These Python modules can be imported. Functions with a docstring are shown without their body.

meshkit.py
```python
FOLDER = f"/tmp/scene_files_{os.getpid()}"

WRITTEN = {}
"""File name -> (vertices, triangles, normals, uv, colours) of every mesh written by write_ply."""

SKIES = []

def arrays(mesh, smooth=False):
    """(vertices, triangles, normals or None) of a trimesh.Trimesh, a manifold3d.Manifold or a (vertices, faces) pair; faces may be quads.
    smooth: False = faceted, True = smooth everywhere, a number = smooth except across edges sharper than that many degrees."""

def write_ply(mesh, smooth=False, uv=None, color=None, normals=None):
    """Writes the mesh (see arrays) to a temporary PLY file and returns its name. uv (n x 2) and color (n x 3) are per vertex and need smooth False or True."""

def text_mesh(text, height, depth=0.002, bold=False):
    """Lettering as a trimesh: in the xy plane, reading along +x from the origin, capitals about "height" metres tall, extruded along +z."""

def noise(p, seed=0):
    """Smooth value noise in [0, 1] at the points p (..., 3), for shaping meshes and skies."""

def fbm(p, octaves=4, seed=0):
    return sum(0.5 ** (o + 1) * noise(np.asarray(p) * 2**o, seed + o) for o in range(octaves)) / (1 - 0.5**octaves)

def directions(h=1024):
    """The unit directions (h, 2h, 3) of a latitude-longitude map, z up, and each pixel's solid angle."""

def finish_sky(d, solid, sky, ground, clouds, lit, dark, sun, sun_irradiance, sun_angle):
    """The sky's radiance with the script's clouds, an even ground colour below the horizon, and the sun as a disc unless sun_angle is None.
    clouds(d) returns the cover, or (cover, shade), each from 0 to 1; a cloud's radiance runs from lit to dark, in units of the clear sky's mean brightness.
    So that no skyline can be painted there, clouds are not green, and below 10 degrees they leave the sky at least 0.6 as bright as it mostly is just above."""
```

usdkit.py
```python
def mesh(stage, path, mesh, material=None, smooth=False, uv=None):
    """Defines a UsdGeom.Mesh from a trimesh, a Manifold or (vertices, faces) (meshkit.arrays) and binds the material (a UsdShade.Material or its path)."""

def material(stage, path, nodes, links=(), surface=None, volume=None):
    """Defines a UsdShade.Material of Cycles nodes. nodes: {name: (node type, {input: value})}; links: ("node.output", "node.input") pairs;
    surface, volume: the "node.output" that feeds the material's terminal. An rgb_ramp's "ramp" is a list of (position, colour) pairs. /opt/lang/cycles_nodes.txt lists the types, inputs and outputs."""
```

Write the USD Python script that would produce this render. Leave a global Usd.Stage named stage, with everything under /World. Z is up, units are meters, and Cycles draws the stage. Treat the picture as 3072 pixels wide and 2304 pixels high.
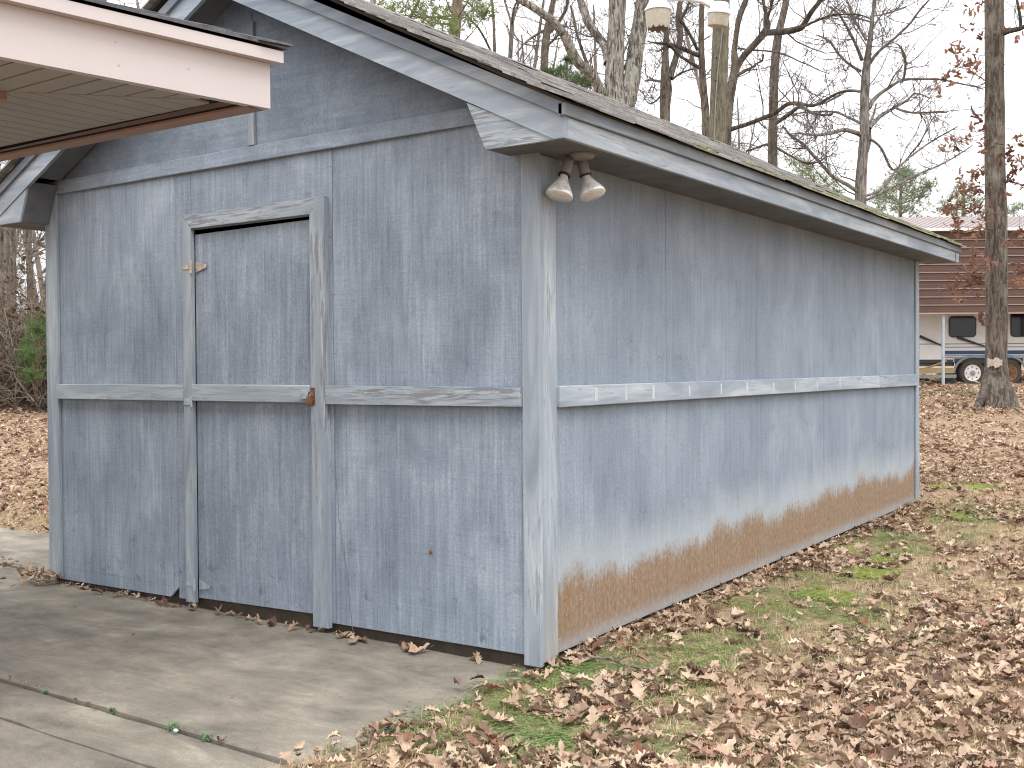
import math, random
import numpy as np, trimesh, usdkit, meshkit
from pxr import Usd, UsdGeom, UsdLux, UsdShade, Gf, Sdf, Vt

# ------------------------------------------------------------------ camera, sky, sun, exposure
stage = Usd.Stage.CreateInMemory()
UsdGeom.SetStageUpAxis(stage, 'Z'); UsdGeom.SetStageMetersPerUnit(stage, 1.0)
UsdGeom.Xform.Define(stage, '/World'); UsdGeom.Scope.Define(stage, '/World/Looks')
F = 3263.3                                    # focal length in pixels of a 3072 wide picture
CAM = np.array([2.6171, -3.9277, 1.2764])
YAW, PITCH, ROLL = -0.6114, -0.0146, -0.0068
EXPOSURE = 0.72
SUN_TO = np.array([0.62, -0.52, 1.45]); SUN_TO /= np.linalg.norm(SUN_TO)
SUN_INTENSITY, SUN_ANGLE, SKY_STRENGTH = 0.33, 24.0, 0.092

FWD = np.array([math.sin(YAW)*math.cos(PITCH), math.cos(YAW)*math.cos(PITCH), math.sin(PITCH)])
_r = np.array([math.cos(YAW), -math.sin(YAW), 0.0]); _u = np.cross(_r, FWD)
RIGHT = _r*math.cos(ROLL)+_u*math.sin(ROLL); UP = -_r*math.sin(ROLL)+_u*math.cos(ROLL)
cam = UsdGeom.Camera.Define(stage, '/World/camera')
m = np.eye(4); m[0, :3], m[1, :3], m[2, :3], m[3, :3] = RIGHT, UP, -FWD, CAM
cam.AddTransformOp().Set(Gf.Matrix4d(*m.ravel().tolist()))
cam.CreateHorizontalApertureAttr(36.0); cam.CreateVerticalApertureAttr(27.0)
cam.CreateFocalLengthAttr(F/3072*36.0); cam.CreateExposureAttr(EXPOSURE)

elev = math.asin(SUN_TO[2]); rot = math.atan2(SUN_TO[0], SUN_TO[1])
sky = UsdLux.DomeLight.Define(stage, '/World/sky')
skymat = usdkit.material(stage, '/World/Looks/sky_overcast', {
    'sky': ('sky_texture', {'sky_type': 'single_scattering', 'sun_disc': False, 'sun_elevation': elev, 'sun_rotation': rot,
                            'air_density': 1.0, 'aerosol_density': 2.0, 'ozone_density': 1.0}),
    'tc': ('texture_coordinate', {}),
    'map': ('mapping', {'scale': (2.0, 2.0, 5.0)}),
    'noise': ('noise_texture', {'scale': 1.4, 'detail': 5.0, 'roughness': 0.55}),
    'ramp': ('rgb_ramp', {'ramp': [(0.25, (8.6, 8.7, 9.0)), (0.75, (12.2, 12.0, 12.1))]}),
    'mix': ('mix_color', {'fac': 0.90, 'use_clamp': False}), 'geo': ('geometry', {}), 'xyz': ('separate_xyz', {}), 'grad': ('map_range', {'from_min': -1.0, 'from_max': -.05, 'to_min': 2.3, 'to_max': .90, 'clamp': True}), 'lift': ('mix_color', {'blend_type': 'multiply', 'fac': 1.0, 'use_clamp': False}),
    'bg': ('background_shader', {'strength': SKY_STRENGTH})},
    [('tc.generated', 'map.vector'), ('map.vector', 'noise.vector'), ('noise.fac', 'ramp.fac'), ('sky.color', 'mix.a'),
     ('geo.incoming', 'xyz.vector'), ('xyz.z', 'grad.value'), ('mix.result', 'lift.a'), ('grad.result', 'lift.b'), ('ramp.color', 'mix.b'), ('lift.result', 'bg.color')], surface='bg.background')
UsdShade.MaterialBindingAPI.Apply(sky.GetPrim()).Bind(skymat)
sky.GetPrim().SetCustomDataByKey('kind', 'structure')
sun = UsdLux.DistantLight.Define(stage, '/World/sun')
sun.CreateNormalizeAttr(True); sun.CreateIntensityAttr(SUN_INTENSITY); sun.CreateAngleAttr(SUN_ANGLE); sun.CreateColorAttr(Gf.Vec3f(1.0, 0.985, 0.965))
z = SUN_TO; x = np.cross([0, 0, 1.0], z); x /= np.linalg.norm(x); y = np.cross(z, x)
m = np.eye(4); m[0, :3], m[1, :3], m[2, :3] = x, y, z
sun.AddTransformOp().Set(Gf.Matrix4d(*m.ravel().tolist()))

# ------------------------------------------------------------------ helpers
RNG = np.random.default_rng(7)
def at(px, py, depth):
    """World point that lies depth metres ahead of the photographer in the direction measured in the photograph."""
    return CAM + depth*(FWD + ((px-1536)/F)*RIGHT + ((1152-py)/F)*UP)
used = {}
def numbered(parent, name):
    k = used.get((parent, name), -1) + 1; used[(parent, name)] = k
    return f'{parent}/{name}' if k == 0 else f'{parent}/{name}_{k:03d}'
BASE = {}
def meta(prim, label=None, category=None, group=None, kind=None):
    for k, v in (('label', label), ('category', category), ('group', group), ('kind', kind)):
        if v: prim.SetCustomDataByKey(k, v)
    return prim
def thing(name, base, label=None, category=None, group=None, kind=None):
    path = numbered('/World', name)
    X = UsdGeom.Xform.Define(stage, path); X.AddTranslateOp().Set(Gf.Vec3d(*map(float, base)))
    BASE[path] = np.asarray(base, float)
    return str(meta(X.GetPrim(), label, category, group, kind).GetPath())
def part(parent, name, mesh, mat, smooth=False, label=None, kind=None):
    """One mesh (given in world coordinates) as a child of the thing or part at the path parent."""
    path = numbered(parent, name)
    v, f, n = meshkit.arrays(mesh, False)
    off = np.zeros(3)
    for b, o in BASE.items():
        if parent == b or parent.startswith(b+'/'): off = o
    usdkit.mesh(stage, path, (v-off, f), mat, smooth=smooth)
    meta(stage.GetPrimAtPath(path), label=label, kind=kind)
    return path
def solo(name, mesh, mat, smooth=False, **kw):
    path = numbered('/World', name)
    usdkit.mesh(stage, path, mesh, mat, smooth=smooth); meta(stage.GetPrimAtPath(path), **kw)
    return path
def cat(ms): return trimesh.util.concatenate([m for m in ms])
def box(lo, hi, c=0.0):
    lo, hi = np.minimum(lo, hi).astype(float), np.maximum(lo, hi).astype(float)
    if c <= 0:
        b = trimesh.creation.box(hi-lo); b.apply_translation((lo+hi)/2); return b
    c = min(c, 0.45*(hi-lo).min()); P = []
    for sx in (0, 1):
        for sy in (0, 1):
            for sz in (0, 1):
                k = np.array([hi[0] if sx else lo[0], hi[1] if sy else lo[1], hi[2] if sz else lo[2]])
                d = np.array([-c if sx else c, -c if sy else c, -c if sz else c])
                for a in range(3):
                    q = k.copy()
                    for b in range(3):
                        if b != a: q[b] += d[b]
                    P.append(q)
    return trimesh.convex.convex_hull(np.array(P))
def prism(poly, vec, c=0.0):
    """Convex polygon (3D points) extruded by vec; the edge of its front face (the given polygon) is chamfered by c."""
    P = np.asarray(poly, float); v = np.asarray(vec, float)
    if c <= 0: return trimesh.convex.convex_hull(np.vstack([P, P+v]))
    cen = P.mean(0); L = np.linalg.norm(P-cen, axis=1, keepdims=True)
    return trimesh.convex.convex_hull(np.vstack([P+(cen-P)/L*c*1.4, P+v/np.linalg.norm(v)*c, P+v]))
def tube_mesh(pts, rad, sides=6, cap=True, lump=0.0, seed=0):
    p = np.asarray(pts, float); rad = np.broadcast_to(np.asarray(rad, float), (len(p),))
    t = np.gradient(p, axis=0); t /= np.linalg.norm(t, axis=1, keepdims=True)+1e-12
    a = np.cross(t[0], [0.31, 0.95, 0.05]); a /= np.linalg.norm(a); A = []
    for i in range(len(p)):
        a = a-t[i]*np.dot(a, t[i]); a /= np.linalg.norm(a)+1e-12; A.append(a.copy())
    A = np.array(A); B = np.cross(t, A); ang = np.arange(sides)*2*np.pi/sides
    dirs = np.cos(ang)[None, :, None]*A[:, None]+np.sin(ang)[None, :, None]*B[:, None]
    R = np.repeat(rad[:, None], sides, 1)
    if lump > 0:
        q = p[:, None]+dirs*R[..., None]
        R = R*(1+lump*(meshkit.fbm(q*np.array([1.2, 1.2, .7])/max(rad.max(), .01)*.8, 3, seed)-.5)*2)
    v = (p[:, None]+dirs*R[..., None]).reshape(-1, 3)
    i, j = np.meshgrid(np.arange(len(p)-1), np.arange(sides), indexing='ij')
    q = np.stack([i*sides+j, i*sides+(j+1) % sides, (i+1)*sides+(j+1) % sides, (i+1)*sides+j], -1).reshape(-1, 4)
    f = np.vstack([q[:, [0, 1, 2]], q[:, [0, 2, 3]]])
    if cap:
        v = np.vstack([v, p[-1] + t[-1]*rad[-1]*.4]); k = len(v)-1; o = (len(p)-1)*sides
        f = np.vstack([f, [[o+j, o+(j+1) % sides, k] for j in range(sides)]])
    return trimesh.Trimesh(v, f, process=False)
def spline(P, n):
    P = np.asarray(P, float); t = np.r_[0, np.cumsum(np.linalg.norm(np.diff(P[:, :3], axis=0), axis=1))]
    from scipy.interpolate import PchipInterpolator
    return PchipInterpolator(t, P, axis=0)(np.linspace(0, t[-1], n))
def revolve(profile, origin, axis, n=24):
    """profile: (radius, distance along axis) pairs."""
    w = np.asarray(axis, float); w /= np.linalg.norm(w)
    u = np.cross(w, [0.3, 0.2, 0.93]); u /= np.linalg.norm(u); vv = np.cross(w, u)
    pr = np.asarray(profile, float); ang = np.arange(n)*2*np.pi/n
    v = (np.asarray(origin)+pr[:, 1][:, None, None]*w+pr[:, 0][:, None, None]*(np.cos(ang)[None, :, None]*u+np.sin(ang)[None, :, None]*vv)).reshape(-1, 3)
    i, j = np.meshgrid(np.arange(len(pr)-1), np.arange(n), indexing='ij')
    q = np.stack([i*n+j, i*n+(j+1) % n, (i+1)*n+(j+1) % n, (i+1)*n+j], -1).reshape(-1, 4)
    return trimesh.Trimesh(v, np.vstack([q[:, [0, 1, 2]], q[:, [0, 2, 3]]]), process=False)

# ------------------------------------------------------------------ materials
def M(name, nodes, links, surface='p.BSDF'): return usdkit.material(stage, '/World/Looks/'+name, nodes, links, surface=surface)
def plain(name, col, rough=.6, metallic=0.0, var=.15, scale=6.0, bump=0.0, spec=.3):
    d = tuple(c*(1-var) for c in col); l = tuple(min(1, c*(1+var)) for c in col)
    nodes = {'g': ('geometry', {}), 'n': ('noise_texture', {'scale': scale, 'detail': 6.0, 'roughness': .65}),
             'r': ('rgb_ramp', {'ramp': [(.3, d), (.7, l)]}), 'p': ('principled_bsdf', {'roughness': rough, 'metallic': metallic, 'specular_ior_level': spec})}
    links = [('g.position', 'n.vector'), ('n.fac', 'r.fac'), ('r.color', 'p.base_color')]
    if bump:
        nodes['n2'] = ('noise_texture', {'scale': scale*9, 'detail': 4.0}); nodes['b'] = ('bump', {'strength': bump, 'distance': .01})
        links += [('g.position', 'n2.vector'), ('n2.fac', 'b.height'), ('b.normal', 'p.normal')]
    return M(name, nodes, links)

def painted_ply(name, across, seed, stain=False, horizontal=False, dark=1.0, streak=.23, blotch=.55, saw=.12, fine=.46):
    """Weathered blue-grey paint on rough-sawn plywood; across: 'x' or 'y', the horizontal direction of the face."""
    def sc(h, v):          # noise frequencies: h across the face, v upwards
        return (h, 1.0, v) if across == 'x' else (1.0, h, v)
    L = (7.3*seed, 3.1*seed, 1.7*seed)
    D = dark*.95
    nodes = {'g': ('geometry', {}),
        'm1': ('mapping', {'scale': sc(2.0, 26.0) if horizontal else sc(26.0, 1.5), 'location': L}), 'n1': ('noise_texture', {'scale': 1.0, 'detail': 6.0, 'roughness': .62, 'distortion': .9}),
        'm2': ('mapping', {'scale': sc(2.9, 1.9), 'location': L}), 'n2': ('noise_texture', {'scale': 1.0, 'detail': 4.0, 'roughness': .6, 'distortion': .4}),
        'm3': ('mapping', {'scale': sc(2.2, 170.0), 'location': L}), 'n3': ('noise_texture', {'scale': 1.0, 'detail': 3.0, 'roughness': .6}),
        'm4': ('mapping', {'scale': sc(62.0, 2.4), 'location': L}), 'n4': ('noise_texture', {'scale': 1.0, 'detail': 6.0, 'roughness': .72, 'distortion': .5}),
        'm5': ('mapping', {'scale': sc(8, 9.0), 'location': L}), 'n5': ('noise_texture', {'scale': 1.0, 'detail': 6.0, 'roughness': .7}),
        'a': ('math', {'math_type': 'multiply_add', 'value2': streak}), 'b': ('math', {'math_type': 'multiply_add', 'value2': blotch}), 'c': ('math', {'math_type': 'multiply_add', 'value2': saw, 'value3': .5-(streak+blotch+saw+fine)/2}),
        'd': ('math', {'math_type': 'multiply_add', 'value2': fine}),
        'r': ('rgb_ramp', {'ramp': [(.24, (.112*D, .138*D, .173*D)), (.40, (.172*D, .208*D, .253*D)), (.52, (.228*D, .271*D, .323*D)), (.64, (.318*D, .364*D, .418*D)), (.80, (.46*D, .505*D, .55*D))]}),
        'dr': ('rgb_ramp', {'ramp': [(.30, (.42, .42, .42)), (.42, (1, 1, 1))]}), 'dm': ('mix_color', {'blend_type': 'multiply', 'fac': .32}),
        'n6': ('noise_texture', {'scale': 75.0, 'detail': 5.0, 'roughness': .8}), 'f6': ('math', {'math_type': 'multiply_add', 'value2': .46, 'value3': -.23}), 'a6': ('math', {'math_type': 'add'}),
        'hb': ('math', {'math_type': 'multiply_add', 'value2': .4 if saw > .05 else .1}),
        'zx': ('separate_xyz', {}), 'zm': ('map_range', {'range_type': 'smoothstep', 'from_min': .75, 'from_max': .0, 'to_min': .28, 'to_max': .28 if stain else .8, 'clamp': True}), 'bump': ('bump', {'strength': .42, 'distance': .004}),
        'p': ('principled_bsdf', {'roughness': .82, 'specular_ior_level': .18})}
    links = [('g.position', f'm{i}.vector') for i in range(1, 6)]+[(f'm{i}.vector', f'n{i}.vector') for i in range(1, 6)]
    links += [('n3.fac', 'c.value1'), ('n4.fac', 'd.value1'), ('c.value', 'd.value3'), ('n2.fac', 'b.value1'), ('d.value', 'b.value3'), ('n1.fac', 'a.value1'), ('b.value', 'a.value3'), ('g.position', 'n6.vector'), ('n6.fac', 'f6.value1'), ('a.value', 'a6.value1'), ('f6.value', 'a6.value2'), ('a6.value', 'r.fac'),
              ('n5.fac', 'dr.fac'), ('r.color', 'dm.a'), ('dr.color', 'dm.b'), ('g.position', 'zx.vector'), ('zx.z', 'zm.value'), ('zm.result', 'dm.fac'),
              ('n3.fac', 'hb.value1'), ('n1.fac', 'hb.value3'), ('hb.value', 'bump.height'), ('bump.normal', 'p.normal')]
    out = 'dm.result'
    if stain:     # splashed clay along the foot of the wall, a chalky band above it
        nodes |= {'xyz': ('separate_xyz', {}), 'zy': ('math', {'math_type': 'multiply_add', 'value2': -.0115}),
            'ms': ('mapping', {'scale': sc(2.6, .9)}), 'ns': ('noise_texture', {'scale': 1.0, 'detail': 5.0, 'roughness': .62}),
            'ms2': ('mapping', {'scale': sc(48.0, 2.2)}), 'ns2': ('noise_texture', {'scale': 1.0, 'detail': 5.0, 'roughness': .65}),
            'e': ('math', {'math_type': 'multiply_add', 'value2': -.34}), 'e2': ('math', {'math_type': 'multiply_add', 'value2': -.12}), 'e3': ('math', {'math_type': 'multiply_add', 'value2': -.20}), 'ng': ('noise_texture', {'scale': 34.0, 'detail': 5.0, 'roughness': .75}),
            'ms3': ('mapping', {'scale': sc(55.0, 30.0)}), 'ns3': ('noise_texture', {'scale': 1.0, 'detail': 5.0, 'roughness': .7}), 'mo2': ('math', {'math_type': 'multiply_add', 'value2': .6}), 'mo3': ('math', {'math_type': 'multiply', 'value2': .5}), 'mo': ('map_range', {'from_min': .36, 'from_max': .66, 'to_min': .74, 'to_max': 1.0, 'clamp': True}), 'sf3': ('math', {'math_type': 'multiply'}),
            'rc': ('map_range', {'range_type': 'smoothstep', 'from_min': .27, 'from_max': -.02, 'to_min': 0, 'to_max': 1, 'clamp': True}),
            'rs': ('map_range', {'range_type': 'smoothstep', 'from_min': .025, 'from_max': -.095, 'to_min': 0, 'to_max': 1, 'clamp': True}),
            'rb': ('map_range', {'range_type': 'smoothstep', 'from_min': .0, 'from_max': .09, 'to_min': .45, 'to_max': 1, 'clamp': True}),
            'chalk': ('mix_color', {'b': (.45, .47, .46)}), 'cf': ('math', {'math_type': 'multiply', 'value2': .42}),
            'sc': ('rgb_ramp', {'ramp': [(.36, (.12, .078, .045)), (.5, (.205, .12, .056)), (.62, (.285, .185, .10))]}), 'mud': ('mix_color', {}),
            'sf': ('math', {'math_type': 'multiply'}), 'sf2': ('math', {'math_type': 'multiply', 'value2': .95}),
            'vs': ('voronoi_texture', {'scale': 55.0}), 'vr': ('rgb_ramp', {'ramp': [(.09, (.8, .8, .8)), (.16, (0, 0, 0))]}), 'vn': ('noise_texture', {'scale': 9.0, 'detail': 4.0}),
            'vg': ('math', {'math_type': 'greater_than', 'value2': .55}), 'vf': ('math', {'math_type': 'multiply'}), 'vf2': ('math', {'math_type': 'multiply'}), 'spk': ('mix_color', {'b': (.68, .64, .58)})}
        links += [('g.position', 'xyz.vector'), ('xyz.y', 'zy.value1'), ('xyz.z', 'zy.value3'), ('g.position', 'ms.vector'), ('ms.vector', 'ns.vector'), ('g.position', 'ms2.vector'), ('ms2.vector', 'ns2.vector'),
                  ('ns.fac', 'e.value1'), ('zy.value', 'e.value3'), ('ns2.fac', 'e2.value1'), ('e.value', 'e2.value3'), ('g.position', 'ng.vector'), ('ng.fac', 'e3.value1'), ('e2.value', 'e3.value3'),
                  ('e3.value', 'rc.value'), ('e3.value', 'rs.value'), ('zy.value', 'rb.value'), ('rc.result', 'cf.value1'), ('cf.value', 'chalk.fac'), ('dm.result', 'chalk.a'),
                  ('ns3.fac', 'sc.fac'), ('sc.color', 'mud.b'), ('chalk.result', 'mud.a'), ('rs.result', 'sf.value1'), ('rb.result', 'sf.value2'), ('sf.value', 'sf3.value1'), ('g.position', 'ms3.vector'), ('ms3.vector', 'ns3.vector'), ('ns3.fac', 'mo3.value1'), ('ns2.fac', 'mo2.value1'), ('mo3.value', 'mo2.value3'), ('mo2.value', 'mo.value'), ('mo.result', 'sf3.value2'), ('sf3.value', 'sf2.value1'), ('sf2.value', 'mud.fac'),
                  ('g.position', 'vs.vector'), ('g.position', 'vn.vector'), ('vs.distance', 'vr.fac'), ('vn.fac', 'vg.value1'), ('vg.value', 'vf.value1'), ('vr.color', 'vf.value2'), ('vf.value', 'vf2.value1'), ('sf2.value', 'vf2.value2'),
                  ('vf2.value', 'spk.fac'), ('mud.result', 'spk.a')]
        out = 'spk.result'
    links.append((out, 'p.base_color'))
    return M(name, nodes, links)

def trim_paint(name, grain, seed, worn=.5, mud=False, tone=1.0):
    """Pale blue-grey paint on sawn boards, worn to dark grey wood along the grain; grain: 'x', 'y' or 'z'."""
    s = {'x': (3.2, 46, 46), 'y': (46, 3.2, 46), 'z': (46, 46, 3.2)}[grain]; s2 = {'x': (1.1, 9, 9), 'y': (9, 1.1, 9), 'z': (9, 9, 1.1)}[grain]
    L = (3.7*seed, 5.3*seed, 2.9*seed)
    nodes = {'g': ('geometry', {}), 'm1': ('mapping', {'scale': s, 'location': L}), 'n1': ('noise_texture', {'scale': 1.0, 'detail': 6.0, 'roughness': .7, 'distortion': 1.2}),
        'm2': ('mapping', {'scale': s2, 'location': L}), 'n2': ('noise_texture', {'scale': 1.0, 'detail': 5.0, 'roughness': .6, 'distortion': .8}),
        'r2': ('rgb_ramp', {'ramp': [(.32, (.18*tone, .212*tone, .247*tone)), (.5, (.26*tone, .297*tone, .335*tone)), (.68, (.385*tone, .425*tone, .455*tone))]}),
        'k': ('math', {'math_type': 'multiply_add', 'value2': .6}), 'wr': ('rgb_ramp', {'ramp': [(.615-.09*worn, (0, 0, 0)), (.68-.09*worn, (1, 1, 1))]}),
        'wear': ('mix_color', {'b': (.145, .15, .165)}), 'wf': ('math', {'math_type': 'multiply', 'value2': .45+.4*worn}),
        'bump': ('bump', {'strength': .5, 'distance': .003}), 'p': ('principled_bsdf', {'roughness': .75, 'specular_ior_level': .2})}
    links = [('g.position', 'm1.vector'), ('m1.vector', 'n1.vector'), ('g.position', 'm2.vector'), ('m2.vector', 'n2.vector'), ('n2.fac', 'r2.fac'),
             ('n1.fac', 'k.value1'), ('n2.fac', 'k2.value1'), ('k2.value', 'k.value3'), ('k.value', 'wr.fac'), ('wr.color', 'wf.value1'), ('wf.value', 'wear.fac'), ('r2.color', 'wear.a'),
             ('n1.fac', 'bump.height'), ('bump.normal', 'p.normal')]
    nodes['k2'] = ('math', {'math_type': 'multiply', 'value2': .45})
    out = 'wear.result'
    if mud:
        nodes |= {'xyz': ('separate_xyz', {}), 'mr': ('map_range', {'range_type': 'smoothstep', 'from_min': .6, 'from_max': .0, 'to_min': 0, 'to_max': .6, 'clamp': True}),
                  'mm': ('math', {'math_type': 'multiply'}), 'mr2': ('rgb_ramp', {'ramp': [(.38, (.1, .1, .1)), (.6, (1, 1, 1))]}), 'mx': ('mix_color', {'b': (.30, .235, .15)})}
        links += [('g.position', 'xyz.vector'), ('xyz.z', 'mr.value'), ('n1.fac', 'mr2.fac'), ('mr.result', 'mm.value1'), ('mr2.color', 'mm.value2'), ('mm.value', 'mx.fac'), (out, 'mx.a')]
        out = 'mx.result'
    links.append((out, 'p.base_color'))
    return M(name, nodes, links)

def ramped_random(name, stops, rough=.8, translucent=0.0, mottling=.25):
    """Colour from the random number of each object or instance."""
    nodes = {'o': ('object_info', {}), 'r': ('rgb_ramp', {'ramp': stops}), 'tc': ('geometry', {}), 'n': ('noise_texture', {'scale': 30.0, 'detail': 4.0}),
             'v': ('map_range', {'from_min': .3, 'from_max': .7, 'to_min': 1-mottling, 'to_max': 1+mottling}), 'h': ('hsv', {}),
             'p': ('principled_bsdf', {'roughness': rough, 'specular_ior_level': .25})}
    links = [('o.random', 'r.fac'), ('tc.position', 'n.vector'), ('n.fac', 'v.value'), ('v.result', 'h.value'), ('r.color', 'h.color'), ('h.color', 'p.base_color')]
    surf = 'p.BSDF'
    if translucent:
        nodes |= {'t': ('translucent_bsdf', {}), 'x': ('mix_closure', {'fac': translucent})}
        links += [('h.color', 't.color'), ('p.BSDF', 'x.closure1'), ('t.BSDF', 'x.closure2')]; surf = 'x.closure'
    return M(name, nodes, links, surface=surf)

def bark(name, dark, light, lichen=.0, scale=1.0):
    nodes = {'g': ('geometry', {}), 'm': ('mapping', {'scale': (16*scale, 16*scale, 3.2*scale)}), 'n': ('noise_texture', {'scale': 1.0, 'detail': 6.0, 'roughness': .7, 'distortion': 1.0}),
        'r': ('rgb_ramp', {'ramp': [(.42, dark), (.60, light)]}), 'n2': ('noise_texture', {'scale': 2.6, 'detail': 6.0, 'roughness': .7}),
        'lr': ('rgb_ramp', {'ramp': [(.52, (0, 0, 0)), (.64, (1, 1, 1))]}), 'lf': ('math', {'math_type': 'multiply', 'value2': lichen}), 'lm': ('mix_color', {'b': (.33, .35, .27)}),
        'b': ('bump', {'strength': .9, 'distance': .03}), 'p': ('principled_bsdf', {'roughness': .9, 'specular_ior_level': .15})}
    links = [('g.position', 'm.vector'), ('m.vector', 'n.vector'), ('n.fac', 'r.fac'), ('g.position', 'n2.vector'), ('n2.fac', 'lr.fac'), ('lr.color', 'lf.value1'), ('lf.value', 'lm.fac'), ('r.color', 'lm.a'),
             ('lm.result', 'p.base_color'), ('n.fac', 'b.height'), ('b.normal', 'p.normal')]
    return M(name, nodes, links)

PLY_A = painted_ply('blue_grey_plywood_front', 'x', 1.0); PLY_A2 = painted_ply('blue_grey_plywood_front_b', 'x', 2.3, streak=.3, blotch=.5, saw=.16, fine=.36); PLY_DOOR = painted_ply('blue_grey_plywood_door', 'x', 3.9, streak=.36, blotch=.42, saw=.06, fine=.40)
PLY_A3 = painted_ply('blue_grey_plywood_front_c', 'x', 5.2)
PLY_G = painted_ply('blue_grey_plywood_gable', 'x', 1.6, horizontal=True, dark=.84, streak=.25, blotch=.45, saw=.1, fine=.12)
PLY_F = painted_ply('blue_grey_frieze_lit', 'x', 2.9, horizontal=True, dark=1.0, streak=.3, blotch=.4, saw=.1, fine=.12)  # gable plywood made lighter: light on the lower edge put into the colour
PLY_B = painted_ply('blue_grey_plywood_side', 'y', 1.3, stain=True, dark=.93, streak=.11, blotch=.34, saw=.05, fine=.28)
TRIM_X, TRIM_Y, TRIM_Z = trim_paint('worn_paint_along_x', 'x', 1), trim_paint('worn_paint_along_y', 'y', 2, .25), trim_paint('worn_paint_upright', 'z', 3, .5)
TRIM_UP = trim_paint('darker_paint_rake', 'x', 9, .2, tone=.62); TRIM_UPY = trim_paint('darker_paint_eave', 'y', 9.5, .2, tone=.72); TRIM_BAT = trim_paint('darker_paint_batten', 'z', 9.9, .2, tone=.75)  # same trim paint at a darker tone for upper bands and batten
TRIM_X2, TRIM_XW = trim_paint('worn_paint_rake', 'x', 4, .3), trim_paint('very_worn_paint', 'x', 5.5, .95)
TRIM_ZM = trim_paint('worn_paint_muddy_foot', 'z', 6, .5, mud=True); TRIM_ZW = trim_paint('very_worn_upright', 'z', 7.7, .9)
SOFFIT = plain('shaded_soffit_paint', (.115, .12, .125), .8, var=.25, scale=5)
DARKWOOD = plain('dark_damp_wood', (.06, .045, .035), .9, var=.3, scale=12, bump=.3)
RUST = plain('rusty_steel', (.17, .075, .04), .8, .2, var=.45, scale=60, bump=.3)
OLDPAINT = plain('painted_over_metal', (.29, .33, .36), .7, var=.25, scale=25)
HINGE = plain('rust_streaked_hinge', (.40, .33, .27), .7, var=.5, scale=30)
PATCH = plain('pale_filler', (.40, .43, .45), .7, var=.1)
HWHITE = plain('house_cream_white', (.475, .428, .420), .45, var=.025, scale=3)
STAIN_DOT = plain('dull_nail', (.38, .34, .33), .6)
HTAN = plain('house_tan_metal', (.30, .185, .14), .6, var=.12, scale=5)
HSOFFIT = plain('house_soffit_vinyl', (.30, .282, .26), .6, var=.05, scale=3)
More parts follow.
